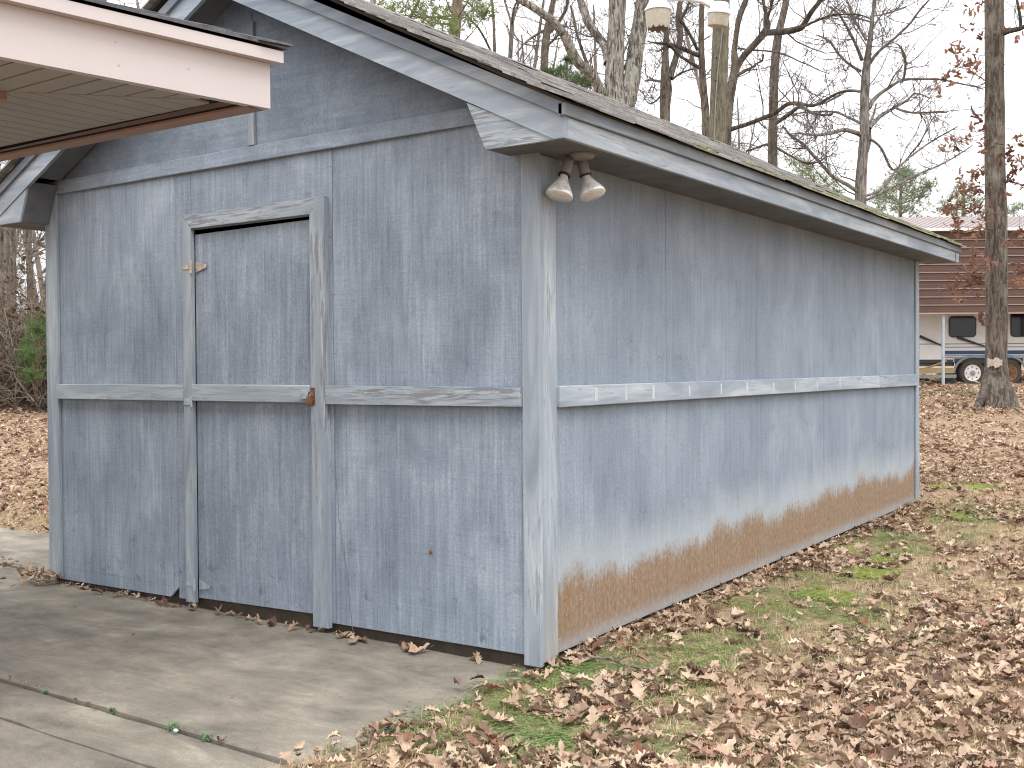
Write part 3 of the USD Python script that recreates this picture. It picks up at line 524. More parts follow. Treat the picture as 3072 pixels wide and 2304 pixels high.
# soffit panels either side of the mitre
ZP = ZS+.024
I1 = HC-n1*.036-n2*.101                                            # inner corner of the frame
MIT = np.array([-1.257, -1.639])-HC; MIT = MIT/np.linalg.norm(MIT)
def meet(p, d, q, e):
    t = np.linalg.solve(np.array([d, -e]).T, q-p); return p+d*t[0]
mit0 = meet(HC, MIT, HC-n1*.036, D1)
OV = .66
k = 0; stp = .102; J = .0055
pos = .0
ax_x = np.array([-1.0, 0.0]); ax_y = np.array([0.0, -1.0])
fl = HC-n1*.036
while pos < 3.4:      # panels running inwards from the near eave, cut along the mitre
    a, b = fl+D1*(pos+J), fl+D1*(pos+stp-J); ia, ib = meet(a, ax_x, HC, MIT), meet(b, ax_x, HC, MIT)
    def lim(p, q): return q if (q-p)@ax_x < 1.1 else p+ax_x*1.1
    ia, ib = lim(a, ia), lim(b, ib)
    if (ia-a)@ax_x > .014 and (ib-b)@ax_x > .004:
        part(hs, 'soffit_panel', prism([p3(a, ZP), p3(b, ZP), p3(ib-ax_x*.012, ZP), p3(ia-ax_x*.012, ZP)], (0, 0, .009), .0015), HSOFFIT)
    pos += stp
pos = 0.0; fl2 = HC-n2*.125
while pos < 3.6:      # panels running inwards from the eave that faces the shed
    a, b = fl2+D2*(pos+J*.7), fl2+D2*(pos+stp-J*.7); ia, ib = meet(a, ax_y, HC, MIT), meet(b, ax_y, HC, MIT)
    def lim(p, q): return q if (q-p)@ax_y < 1.0 else p+ax_y*1.0
    ia, ib = lim(a, ia), lim(b, ib)
    if (ia-a)@ax_y > .014 and (ib-b)@ax_y > .004:
        part(hs, 'soffit_panel', prism([p3(a, ZP), p3(b, ZP), p3(ib-ax_y*.004, ZP), p3(ia-ax_y*.004, ZP)], (0, 0, .009), .0015), HSOFFIT)
    pos += stp
part(hs, 'dark_recess', prism([p3(HC-n1*.0365-n2*.0205, ZS+.0095), p3(HC+D2*4-n2*.0205, ZS+.0095), p3(HC+D2*4-n2*.0225, ZS+.0095), p3(HC-n1*.0365-n2*.0225, ZS+.0095)], (0, 0, .03)), BLACK)  # black strip painting the shadow in the gap above the fascia plate
part(hs, 'soffit_backing', prism([p3(HC-n1*.036-n2*.1, ZP+.012), p3(HC+D2*4, ZP+.012), p3(HC+D2*4+D1*4, ZP+.012), p3(HC-n1*.036+D1*4, ZP+.012)], (0, 0, .006)), BLACK)  # black sheet painting the shade in the grooves and the soffit gap
bc = np.array([-1.275, -1.66])
part(hs, 'beam', box((bc[0]-.10, bc[1]-3, ZS-.006), (bc[0], bc[1], ZP-.001)), HTAN); part(hs, 'beam', box((bc[0]-3.6, bc[1]-.10, ZS-.006), (bc[0]-.1005, bc[1], ZP-.001)), HTAN)
pt = at(-14, 2150, 3.62)
part(hs, 'porch_post', box((-1.52, -1.79, SLAB_Z), (-1.42, -1.69, ZS-.0065), .006), HTAN)
# hip roof with a few courses and hip caps
zr = ZS+.222
O = HC+(n1+n2)*.055
def hroof(d, n, other, L, dz, inset, lo):
    up = -n
    return None
slope = .34
def rp(p):     # height of the roof over a plan point
    return zr+.012+slope*min((O-p)@n1, (O-p)@n2)
E1, E2 = O+D1*L1, O+D2*L2
top1, top2 = O+D1*L1-n1*2.6, O+D2*L2-n2*2.6
HIPV = meet(O, D1+D2*(1.0), O-n1*2.6, D1) if True else None
hd = (D1/abs(D1@n2)+D2/abs(D2@n1)); hip = O+hd*2.3
def tri_roof(P): return prism([p3(p, rp(p)) for p in P], (0, 0, -.012))
for k in range(6):
    o1, o2 = k*.145, k*.145+.2
    a, b = O+hd*o1, O+hd*o2
    part(hs, 'shingle_course', prism([p3(a, rp(a)+.010), p3(a+D1*(L1-o1), rp(a)+.010), p3(b+D1*(L1-o1), rp(b)+.002), p3(b, rp(b)+.002)], (0, 0, -.011)), DSHINGLE)
    part(hs, 'shingle_course', prism([p3(a, rp(a)+.010), p3(a+D2*(L2-o1), rp(a)+.010), p3(b+D2*(L2-o1), rp(b)+.002), p3(b, rp(b)+.002)], (0, 0, -.011)), DSHINGLE)
for q in range(7):
    a, b = O+hd*(q*.15-.012), O+hd*(q*.15+.2)
    for n_, d_ in ((n1, D1), (n2, D2)):
        part(hs, 'hip_cap', prism([p3(a, rp(a)+.024), p3(a+d_*.14, rp(a)+.018-.0), p3(b+d_*.14, rp(b)+.008), p3(b, rp(b)+.014)], (0, 0, -.008)), DSHINGLE)
part(hs, 'roof_deck', cat([prism([p3(O-(n1+n2)*.02, zr+.001), p3(E1-n1*.02, zr+.001), p3(hip+D1*(L1-2.3), rp(hip)-.02), p3(hip, rp(hip)-.02)], (0, 0, .004)),
                           prism([p3(O-(n1+n2)*.02, zr+.001), p3(E2-n2*.02, zr+.001), p3(hip+D2*(L2-2.3), rp(hip)-.02), p3(hip, rp(hip)-.02)], (0, 0, .004))]), DSHINGLE)

# ------------------------------------------------------------------ trees
def wander(p, d, length, r0, r1, n, rng, bend=.18, up=.08):
    P = [np.asarray(p, float)]; d = np.asarray(d, float)/np.linalg.norm(d); s = length/n
    for k in range(n):
        d = d+rng.normal(0, bend, 3)+np.array([0, 0, up]); d /= np.linalg.norm(d); P.append(P[-1]+d*s)
    return np.array(P), np.linspace(r0, r1, n+1)
def twigs_on(P, R, rng, count, length, level, out, tmin=.15, bend=.2, up=.1, flat=None):
    t = np.r_[0, np.cumsum(np.linalg.norm(np.diff(P, axis=0), axis=1))]
    for _ in range(count):
        u = rng.uniform(tmin, 1)*t[-1]; k = min(np.searchsorted(t, u), len(P)-1); k = max(k, 1)
        q = P[k-1]+(P[k]-P[k-1])*((u-t[k-1])/max(t[k]-t[k-1], 1e-6)); ax = (P[k]-P[k-1]); ax /= np.linalg.norm(ax)+1e-9
        side = np.cross(ax, rng.normal(0, 1, 3)); side /= np.linalg.norm(side)+1e-9
        d = ax*rng.uniform(.3, .9)+side*rng.uniform(.6, 1.1)
        L = length*rng.uniform(.5, 1.25)*(1.1-.5*u/t[-1]); r = max(min(np.interp(u, t, R)*.55, .009*L+.003), .0045)
        a, b = wander(q, d, L, r, max(r*.35, .0032), 5 if level > 0 else 4, rng, bend, up)
        out.append((a, b))
        if level > 0: twigs_on(a, b, rng, int(rng.integers(3, 6)), L*.5, level-1, out, .2, bend, up)
def traced(pts, depth, dd=(0, 0), n=None):
    """pts: (px, py, width in pixels); depth at the first and last point = depth + dd."""
    T = np.linspace(0, 1, len(pts)); P = np.array([np.r_[at(a, b, depth+dd[0]+(dd[1]-dd[0])*t), w/2*depth/F] for (a, b, w), t in zip(pts, T)])
    S = spline(P, n or max(6, len(pts)*4)); return S[:, :3], S[:, 3]
def tree(name, label, depth, trunk, limbs=(), bark_=BARK_OAK, seed=1, twig_level=2, twig_count=9, twig_len=1.6, category='tree', extra=None, top=4.0, lump=.10, flare=1.25, group=None, twmat=None, trunk_twigs=10, rootless=False):
    rng = np.random.default_rng(seed)
    P, R = traced(trunk, depth)
    if not rootless:
        b = P[0].copy(); gz = float(terrain(b[0], b[1]))-.08
        if b[2] > gz+.05:
            nn = 6; zz = np.linspace(gz, b[2], nn, endpoint=False); foot = np.stack([np.full(nn, b[0]), np.full(nn, b[1]), zz], -1)
            rr = R[0]*(1.12+(flare-1)*np.exp(-(zz-gz)/.25)*1.8); P, R = np.vstack([foot, P]), np.r_[rr, R]
    if top > 0:                                       # the part above the picture's upper edge
        d = P[-1]-P[-4]; a, bb = wander(P[-1], d, top, R[-1], R[-1]*.25, 7, rng, .07, .03); P, R = np.vstack([P, a[1:]]), np.r_[R, bb[1:]]
    base = (P[0][0], P[0][1], float(terrain(P[0][0], P[0][1])))
    t = thing(name, base, label, category, group)
    part(t, 'trunk', tube_mesh(P, R, 12, True, lump, seed), bark_, smooth=True)
    tw = []
    for li in limbs:
        mat = bark_
        if isinstance(li, dict): mat = li.get('mat', bark_); dd = li.get('dd', (0, 0)); pts = li['p']
        else: dd = (0, rng.uniform(-1.6, 1.6)); pts = li
        a, b = traced(pts, depth, dd)
        j = (meshkit.fbm(a*1.6, 2, seed)-.5)[:, None]*rng.normal(0, .25, 3)*np.linspace(0, 1, len(a))[:, None]; a = a+j*.5
        part(t, 'limb', tube_mesh(a, b, 8, True, lump, seed+3), mat, smooth=True)
        twigs_on(a, b, rng, int(twig_count*1.35), twig_len, twig_level, tw, .2)
    twigs_on(P, R, rng, trunk_twigs, twig_len*1.2, twig_level, tw, .35)
    if tw: part(t, 'twigs', cat([tube_mesh(a, b, 3 if b[0] < .008 else 4, False) for a, b in tw]), twmat or TWIG, kind='stuff', smooth=True)
    if extra: extra(t, rng, P, R)
    return t

tree('oak_tree', 'big double trunked oak with grey lichen bark behind the shed ridge, left of the lamp', 23.0,
     [(1862, 345, 92), (1848, 300, 74), (1843, 250, 60), (1844, 180, 57), (1848, 100, 55), (1852, 0, 53), (1854, -60, 52)],
     [dict(p=[(1872, 320, 60), (1893, 250, 54), (1904, 180, 50), (1917, 90, 47), (1930, 0, 45), (1938, -80, 42)], dd=(0, .3), mat=BARK_GREY),
      dict(p=[(1835, 330, 46), (1806, 290, 34), (1790, 250, 31), (1765, 215, 30), (1735, 190, 30), (1712, 150, 30), (1690, 105, 27), (1660, 70, 25), (1610, 30, 22), (1555, -5, 19), (1480, -60, 14)], dd=(0, -1.5)),
      dict(p=[(1830, 190, 40), (1818, 145, 31), (1795, 110, 27), (1766, 70, 25), (1748, 20, 24), (1730, -40, 21)], dd=(0, .8)),
      dict(p=[(1795, 255, 14), (1760, 190, 11), (1735, 120, 9), (1720, 60, 8), (1712, 20, 6)], dd=(0, .5), mat=BARK_DARK),
      [(1900, 120, 10), (1888, 170, 8), (1872, 205, 7), (1860, 260, 5)], [(1870, 160, 7), (1890, 110, 6), (1905, 60, 5)]],
     bark_=BARK_GREY, seed=3, twig_count=7, twig_len=1.3, trunk_twigs=10, lump=.16)
tree('bare_tree', 'slim bare tree with a thin upper fork standing left of the double oak', 34.0, [(1632, 240, 27), (1634, 170, 24), (1640, 100, 23), (1648, 55, 18), (1660, 0, 15)],
     [[(1646, 100, 12), (1680, 60, 11), (1700, 20, 9), (1705, -20, 7)], [(1640, 135, 9), (1672, 110, 7), (1700, 65, 6)], [(1634, 90, 8), (1600, 110, 7), (1572, 130, 6), (1550, 160, 5)]], bark_=BARK_OAK, seed=5, twig_len=2.0)
tree('bare_tree', 'thin Y forked bare tree over the middle of the shed roof', 36.0, [(1530, 200, 14), (1532, 140, 14), (1536, 75, 14), (1532, 60, 8), (1522, 30, 7), (1514, 0, 7)],
     [[(1537, 70, 9), (1546, 40, 8), (1556, 10, 7), (1565, -20, 6)], [(1537, 70, 8), (1540, 35, 7), (1552, 0, 6)], [(1540, 100, 5), (1570, 130, 5), (1600, 140, 4), (1610, 180, 4)]], bark_=BARK_PALE, seed=6, twig_len=1.6, twig_count=6)
tree('bare_tree', 'straight thin sapling just right of the pine, over the roof', 33.0, [(1484, 180, 10), (1482, 90, 9), (1476, 0, 8)],
     [[(1478, 165, 7), (1455, 120, 7), (1425, 70, 6), (1398, 40, 5)]], bark_=BARK_OAK, seed=8, twig_len=1.3, twig_count=5, trunk_twigs=6)
def pine_needles(t, rng, P, R, centres=None, n=700, size=.16, mat=NEEDLE, nm='needles'):
    ms = []
    for c, rad, cnt in centres:
        for _ in range(cnt):
            o = c+rng.normal(0, 1, 3)*rad*np.array([1, 1, .7]); k = 9; V_, F_ = [], []
            ax = rng.normal(0, 1, 3); ax[2] = abs(ax[2])+.3; ax /= np.linalg.norm(ax)
            for q in range(k):
                d = ax*.7+rng.normal(0, .55, 3); d /= np.linalg.norm(d); s = np.cross(d, rng.normal(0, 1, 3)); s /= np.linalg.norm(s)+1e-9
                L = size*rng.uniform(.7, 1.3); w = size*.035; b = len(V_)
                V_ += [o-s*w, o+s*w, o+d*L]; F_.append([b, b+1, b+2])
            ms.append(trimesh.Trimesh(V_, F_, process=False))
    part(t, nm, cat(ms), mat, kind='stuff')
def pine_extra(spots, depth, cnt, size=.2, mat=NEEDLE):
    def f(t, rng, P, R):
        cs, br = [], []
        for px, py, rp_ in spots:
            dz = rng.uniform(-1.6, 1.6); c = at(px, py, depth+dz); cs.append((c, rp_*depth/F, cnt))
            k = int(np.argmin(np.abs(P[:, 2]-(c[2]-.5)))); br.append(tube_mesh(spline(np.array([P[k], (P[k]+c)/2+[0, 0, -.1], c]), 7), np.linspace(.03, .008, 7), 4, False))
        part(t, 'branches', cat(br), BARK_PINE, kind='stuff'); pine_needles(t, rng, P, R, cs, size=size, mat=mat)
    return f
tree('pine_tree', 'pine with pale bark and loose green needle sprays above the gable rake', 27.0, [(1362, 175, 35), (1365, 100, 33), (1370, 40, 32), (1374, -20, 31)], [], bark_=BARK_PINE, seed=11, twig_level=0, trunk_twigs=6, twig_len=1.0, lump=.05,
     extra=pine_extra([(1170, 35, 30), (1215, 18, 28), (1160, 70, 22), (1250, 45, 26), (1290, 20, 30), (1320, 60, 22), (1235, 85, 20), (1345, 90, 24), (1285, 85, 20), (1375, 20, 26), (1400, 55, 24), (1430, 15, 22), (1330, -30, 40), (1230, -40, 40), (1420, -40, 36), (1455, 40, 14), (1300, 120, 16)], 27.0, 44, .22))
tree('bare_tree', 'leaning dark stem crossing the pine sprays above the gable', 30.0, [(1215, 110, 11), (1228, 60, 11), (1245, 25, 10), (1262, -10, 9)], [[(1222, 100, 5), (1200, 60, 4), (1180, 30, 4)]], bark_=BARK_DARK, seed=13, twig_len=1.2, twig_count=5)
tree('bare_tree', 'brownish trunk wrapped in dead vine at the top of the gable rake', 29.0, [(1075, 60, 30), (1078, 20, 28), (1082, -30, 27)], [], bark_=BARK_OAK, seed=14, trunk_twigs=22, twig_len=.8)
tree('bare_tree', 'grey trunk beside the vine wrapped one at the gable rake', 31.0, [(1116, 70, 19), (1118, 30, 18), (1120, -20, 17)], [[(1118, 40, 6), (1140, 10, 5), (1165, -10, 4)]], bark_=BARK_GREY, seed=15)
tree('bare_tree', 'low forked tree with two stems directly under the left lamp', 25.0, [(1995, 390, 34), (1995, 330, 32), (1998, 270, 36), (1996, 215, 28), (1997, 150, 19), (2000, 90, 18), (1998, 30, 16), (1996, -20, 14)],
     [dict(p=[(2008, 235, 24), (2022, 190, 19), (2033, 150, 20), (2040, 110, 19), (2036, 60, 19), (2040, 10, 17), (2050, -40, 14)], dd=(0, .5)), [(2036, 75, 10), (2052, 35, 9), (2062, 0, 8)], [(1984, 245, 7), (1950, 240, 6), (1932, 246, 4)], [(1984, 285, 6), (1955, 310, 4), (1930, 275, 3)], [(2015, 240, 7), (2050, 215, 6), (2080, 205, 4)]], bark_=BARK_OAK, seed=17, twig_len=1.1)
tree('bare_tree', 'dark straight tree with crooked mossy side limbs just left of the lamp pole', 22.0, [(2117, 420, 24), (2116, 340, 24), (2111, 270, 22), (2106, 200, 20), (2104, 150, 19), (2104, 80, 17), (2106, 0, 15)],
     [dict(p=[(2100, 168, 15), (2062, 152, 14), (2035, 140, 13), (2005, 132, 10), (1965, 128, 6), (1940, 122, 4)], dd=(0, -.6), mat=BARK_DARK), dict(p=[(2098, 203, 11), (2065, 185, 10), (2035, 165, 8), (2010, 142, 7), (1975, 155, 4)], dd=(0, -.4), mat=BARK_DARK),
      dict(p=[(2092, 150, 10), (2078, 120, 10), (2060, 88, 10), (2046, 66, 9), (2040, 40, 7)], dd=(0, -.5), mat=BARK_DARK)], bark_=BARK_OAK, seed=19, twig_len=.9)
tree('oak_tree', 'crooked oak whose forked limbs spread right behind the lamp pole', 21.0, [(2180, 450, 26), (2183, 380, 25), (2188, 310, 26), (2197, 250, 28), (2207, 195, 27), (2203, 160, 19), (2208, 110, 16), (2216, 60, 17), (2228, 25, 18), (2243, -10, 14)],
     [dict(p=[(2210, 200, 24), (2232, 168, 20), (2262, 135, 20), (2290, 102, 22), (2302, 75, 19), (2298, 40, 11), (2288, 0, 9), (2280, -30, 8)], dd=(0, -.7)), dict(p=[(2292, 98, 18), (2330, 96, 19), (2370, 92, 19), (2402, 85, 18), (2425, 55, 15), (2450, 20, 13), (2475, -15, 10)], dd=(-.6, -1.8), mat=BARK_DARK),
      dict(p=[(2300, 60, 9), (2312, 20, 8), (2318, -20, 7)], dd=(-.6, -.9)), dict(p=[(2402, 85, 8), (2450, 62, 7), (2500, 45, 6), (2560, 42, 5), (2610, 60, 3)], dd=(-1.7, -2.2), mat=BARK_DARK),
      dict(p=[(2193, 388, 15), (2225, 378, 13), (2270, 362, 13), (2320, 340, 13), (2360, 312, 12), (2400, 310, 11), (2450, 316, 9), (2490, 296, 8), (2530, 275, 6), (2570, 272, 5)], dd=(0, -2.2), mat=BARK_DARK), dict(p=[(2330, 368, 12), (2370, 340, 12), (2395, 322, 10), (2440, 335, 7), (2500, 340, 5)], dd=(-1, -2.6), mat=BARK_DARK),
      [(2205, 230, 9), (2250, 205, 7), (2275, 185, 6), (2290, 165, 5)], [(2215, 145, 6), (2265, 152, 6), (2330, 160, 5), (2420, 192, 4), (2490, 215, 3)]], bark_=BARK_OAK, seed=21, twig_len=1.3, twig_count=8)
tree('bare_tree', 'plain grey trunk right of the crooked oak, leaning slightly right', 26.0, [(2318, 470, 29), (2318, 400, 28), (2320, 320, 27), (2322, 240, 26), (2327, 170, 26), (2334, 110, 25), (2348, 50, 22), (2362, -10, 20)],
     [[(2316, 430, 8), (2280, 440, 7), (2240, 452, 6)], [(2325, 440, 8), (2380, 470, 7), (2430, 490, 6), (2480, 470, 5)]], bark_=BARK_OAK, seed=23, twig_len=1.5, twig_count=8, trunk_twigs=14)
T11 = [[(2597, 590, 15), (2550, 560, 12), (2500, 530, 11), (2450, 470, 10), (2410, 430, 9), (2370, 400, 7), (2340, 380, 5)], [(2582, 405, 14), (2540, 390, 13), (2490, 400, 10), (2440, 405, 8), (2400, 398, 6)], [(2582, 370, 9), (2540, 350, 8), (2500, 335, 7), (2440, 335, 5), (2360, 345, 4)],
       [(2580, 275, 9), (2545, 272, 9), (2510, 290, 7), (2470, 310, 6), (2420, 318, 5)], [(2582, 213, 9), (2545, 190, 8), (2515, 160, 7), (2490, 125, 6), (2450, 105, 4)], [(2586, 180, 11), (2570, 140, 9), (2545, 90, 8), (2520, 50, 6), (2490, 20, 5)], [(2598, 120, 9), (2575, 75, 8), (2555, 40, 7), (2540, 10, 6)],
       [(2610, 190, 11), (2640, 150, 9), (2690, 110, 8), (2730, 70, 7), (2760, 30, 6), (2800, -10, 5)], [(2606, 325, 14), (2630, 290, 12), (2670, 262, 10), (2710, 240, 9), (2760, 237, 7), (2810, 238, 6), (2880, 250, 5), (2950, 268, 4)], [(2705, 250, 8), (2715, 215, 8), (2716, 175, 7), (2705, 145, 6), (2690, 130, 4)],
       [(2608, 385, 14), (2640, 350, 12), (2680, 325, 10), (2720, 300, 8), (2745, 280, 6), (2790, 295, 4)], [(2690, 325, 8), (2740, 338, 7), (2790, 335, 6), (2840, 340, 4)], [(2605, 415, 9), (2640, 440, 8), (2665, 490, 8), (2680, 510, 6), (2740, 450, 5), (2790, 380, 4), (2830, 320, 3)],
       [(2600, 460, 9), (2610, 420, 9), (2608, 380, 9), (2622, 340, 7), (2630, 310, 5)], [(2585, 590, 9), (2640, 570, 8), (2690, 510, 7), (2730, 470, 6), (2800, 420, 5), (2870, 380, 4)], [(2600, 600, 8), (2680, 560, 7), (2760, 520, 6), (2830, 490, 5), (2910, 440, 4)], [(2610, 50, 6), (2660, 40, 5), (2720, 20, 4)], [(2607, 100, 8), (2640, 50, 6), (2660, 20, 5)], [(2612, 65, 6), (2560, 50, 5), (2500, 20, 4)]]
tree('bare_tree', 'pale many branched bare tree standing alone against the sky, right of the lamp pole', 24.0, [(2582, 640, 36), (2582, 560, 34), (2588, 470, 30), (2594, 390, 29), (2594, 300, 27), (2597, 230, 26), (2602, 180, 22), (2610, 120, 15), (2618, 50, 12), (2626, -10, 10)], T11, bark_=BARK_PALE, seed=29, twig_len=1.25, twig_count=9, twig_level=2, trunk_twigs=16, top=3)

def oak_leaf(rng, L=.11, curl=None):
    hw = np.array([.02, .10, .17, .09, .24, .13, .33, .17, .27, .12, .02]); t = np.linspace(0, 1, len(hw))
    hw = hw*rng.uniform(.85, 1.15, len(hw))*rng.uniform(.85, 1.2)
    fold, bend, tw = (rng.uniform(.1, .95), rng.uniform(-1.2, 1.4), rng.uniform(-1.6, 1.6)) if curl is None else curl
    V_ = []
    for k, (w, tt) in enumerate(zip(hw, t)):
        w2 = w*rng.uniform(.8, 1.1)
        for s, ww in ((-1, w), (0, 0), (1, w2)):
            xx = (tt-.5); yy = s*ww*math.cos(fold); zz = abs(s)*ww*math.sin(fold)+bend*(xx*xx-.08)+.03*rng.normal()*abs(s)
            a = tw*xx; V_.append((xx, yy*math.cos(a)-zz*math.sin(a), yy*math.sin(a)+zz*math.cos(a)))
    F_ = []
    for k in range(len(t)-1):
        b = 3*k; F_ += [[b, b+3, b+4], [b, b+4, b+1], [b+1, b+4, b+5], [b+1, b+5, b+2]]
    V_ = np.array(V_)*L
    n0 = len(V_); V_ = np.vstack([V_, [[-.5*L-.18*L, .01*L, .02*L], [-.5*L, .012*L, 0], [-.5*L, -.012*L, 0]]]); F_.append([n0, n0+1, n0+2])
    return V_, np.array(F_)
lr = np.random.default_rng(77); LEAVES = [oak_leaf(lr, 1.0) for _ in range(12)]
def rot_matrix(rng, tilt=.5):
    a = rng.uniform(0, 2*np.pi); Rz = np.array([[math.cos(a), -math.sin(a), 0], [math.sin(a), math.cos(a), 0], [0, 0, 1]])
    ax = rng.normal(0, 1, 3); ax[2] *= .2; ax /= np.linalg.norm(ax); th = rng.normal(0, tilt); K = np.array([[0, -ax[2], ax[1]], [ax[2], 0, -ax[0]], [-ax[1], ax[0], 0]])
    Rt = np.eye(3)+math.sin(th)*K+(1-math.cos(th))*K@K
    return Rt@Rz
def hanging_leaves(spots, depth, L=.15, mat=DRYLEAF):
    def f(t, rng, P, R):
        br = []
        for px, py, rad, cnt in spots:
            dz = rng.uniform(-1.0, .8) if px < 2952 or px > 3024 else -1.0
            c = at(px, py, depth+dz); k = int(np.argmin(np.abs(P[:, 2]-(c[2]+rng.uniform(-.2, .5))))); mid = (P[k]+c)/2+rng.normal(0, .1, 3)
            br.append(tube_mesh(spline(np.array([P[k], mid, c]), 7), np.linspace(.008, .003, 7), 3, False)); ms = []
            for _ in range(cnt):
                v, ff = LEAVES[rng.integers(len(LEAVES))]; o = c+rng.normal(0, .62, 3)*rad*depth/F
                ms.append(trimesh.Trimesh((v*L*rng.uniform(.7, 1.2))@(rot_matrix(rng, 1.3)).T+o, ff, process=False))
            part(t, 'leaf_cluster', cat(ms), mat, kind='stuff')
        part(t, 'leaf_twigs', cat(br), TWIG, kind='stuff')
        for (px, py, w, h_) in ((2988, 1085, 22, 9), ):
            pass
        zc = at(2978, 1088, 18.8)[2]; k = int(np.argmin(np.abs(P[:, 2]-zc))); cc = np.array([P[k][0], P[k][1], zc]); r0 = R[k]*1.09; V_, n_ = [], 13; a0 = math.atan2(CAM[1]-cc[1], CAM[0]-cc[0])-.12
        for i_ in range(7):
            for j_ in range(n_):
                u_ = -.62+1.24*j_/(n_-1); hh = (.075+.02*math.sin(9*u_)+.012*math.sin(23*u_))*(1-.25*abs(u_)); V_.append(cc+np.array([r0*math.cos(a0+u_), r0*math.sin(a0+u_), -hh+2*hh*i_/6]))
        part(t, 'bare_patch', (np.array(V_), np.array([[i_*n_+j_, i_*n_+j_+1, (i_+1)*n_+j_+1, (i_+1)*n_+j_] for i_ in range(6) for j_ in range(n_-1)])), plain('pale_bare_wood', (.36, .30, .25), .9, var=.3, scale=20), smooth=True, label='pale patch where the bark is gone')
        # root flare
        rts = []
        for px, py, wd in ((2925, 1226, 26), (2960, 1238, 24), (2992, 1240, 34), (3025, 1234, 26), (3010, 1222, 24)):
            e = at(px, py, 18.7); e[2] = terrain(e[0], e[1])-.04; s = P[np.argmin(np.abs(P[:, 2]-(P[0][2]+.62)))]
            s = s+np.array([(e-s)[0], (e-s)[1], 0])*.25
            m1 = s*.45+e*.55; m1[2] = s[2]*.42+e[2]*.58
            rts.append(tube_mesh(spline(np.array([s, m1, e]), 8), np.linspace(.12, .05, 8), 8, True, .15, 3))
        for r_ in rts: part(t, 'root', r_, BARK_OAK, smooth=True)
    return f
SP = [(2935, 8, 18, 6), (2898, 35, 12, 4), (2908, 75, 14, 6), (2925, 40, 10, 3), (2940, 115, 12, 6), (2875, 145, 20, 12), (2858, 148, 12, 6), (2915, 180, 22, 16), (2885, 205, 16, 9), (2925, 205, 14, 9), (2868, 222, 20, 12), (2840, 240, 16, 9), (2812, 268, 14, 8), (2945, 230, 6, 2), (2935, 345, 16, 9), (2918, 388, 10, 5), (2945, 392, 10, 5),
      (2890, 425, 18, 9), (2862, 420, 12, 5), (2832, 452, 14, 8), (2866, 452, 13, 6), (2940, 440, 10, 5), (2950, 415, 10, 4), (2915, 525, 24, 18), (2895, 560, 20, 14), (2930, 570, 20, 14), (2945, 520, 10, 5), (2850, 625, 24, 16), (2885, 610, 22, 12), (2925, 625, 26, 18), (2870, 655, 20, 12), (3022, 462, 24, 18), (3055, 425, 22, 12), (3042, 505, 20, 14), (3062, 480, 18, 10), (3035, 540, 16, 9), (3025, 580, 12, 4), (3062, 560, 14, 5),
      (2860, 680, 18, 10), (2890, 700, 20, 8), (2935, 680, 24, 16), (2960, 650, 14, 8), (2925, 755, 16, 10), (2945, 790, 22, 14), (2905, 815, 26, 18), (2870, 830, 20, 12), (2850, 862, 16, 9), (2900, 860, 22, 15), (2935, 845, 20, 12), (2880, 905, 12, 5), (2930, 890, 14, 6), (3028, 735, 16, 8), (3055, 740, 16, 6), (3060, 810, 20, 13), (3045, 850, 18, 9), (3065, 845, 14, 7), (2948, 955, 16, 9), (3018, 90, 8, 3), (3062, 120, 12, 5), (3066, 20, 10, 4), (3058, 690, 14, 6)]
tree('oak_tree', 'nearest big oak at right edge with brown leaves clinging and flared roots', 19.0, [(2990, 1150, 76), (2988, 1090, 66), (2990, 1000, 64), (2990, 850, 61), (2989, 700, 60), (2986, 550, 60), (2984, 400, 58), (2984, 250, 56), (2983, 100, 54), (2981, -40, 53)],
     [dict(p=[(3006, 100, 20), (3030, 93, 16), (3060, 84, 14), (3110, 60, 12)], dd=(0, -.8), mat=BARK_DARK), dict(p=[(3062, 82, 9), (3060, 50, 9), (3056, 20, 8), (3048, -20, 7)], dd=(-.5, -.8), mat=BARK_DARK)], bark_=BARK_OAK, seed=31, twig_len=.8, twig_count=3, trunk_twigs=14, twig_level=1, flare=1.5, lump=.13, extra=hanging_leaves(SP, 19.0))
# pines and cedars beyond
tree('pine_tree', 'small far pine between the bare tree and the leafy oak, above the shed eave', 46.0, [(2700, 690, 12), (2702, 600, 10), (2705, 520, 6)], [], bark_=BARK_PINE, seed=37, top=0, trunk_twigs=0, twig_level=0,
     extra=pine_extra([(2705, 515, 14), (2690, 535, 16), (2725, 530, 14), (2700, 560, 22), (2740, 560, 18), (2660, 570, 18), (2680, 600, 24), (2730, 600, 24), (2760, 590, 14), (2650, 620, 22), (2700, 640, 28), (2750, 640, 22), (2610, 640, 14), (2790, 560, 10), (2640, 590, 12)], 46.0, 34, .34, NEEDLE_HAZED))
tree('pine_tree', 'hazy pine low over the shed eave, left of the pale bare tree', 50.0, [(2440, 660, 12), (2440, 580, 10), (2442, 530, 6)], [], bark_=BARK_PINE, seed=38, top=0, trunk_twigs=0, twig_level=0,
     extra=pine_extra([(2440, 520, 20), (2420, 500, 16), (2400, 520, 20), (2380, 490, 14), (2470, 540, 20), (2490, 560, 16), (2430, 560, 24), (2460, 590, 20), (2500, 590, 14)], 50.0, 30, .36, NEEDLE_HAZED))
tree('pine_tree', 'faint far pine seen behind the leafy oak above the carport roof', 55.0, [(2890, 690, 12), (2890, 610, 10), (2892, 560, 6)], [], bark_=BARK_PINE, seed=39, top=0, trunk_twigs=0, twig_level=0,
     extra=pine_extra([(2890, 560, 16), (2870, 590, 20), (2910, 600, 20), (2830, 620, 16), (2850, 640, 22), (2900, 640, 24), (2940, 630, 16), (3000, 640, 12), (3050, 630, 16)], 55.0, 30, .4, NEEDLE_HAZED))
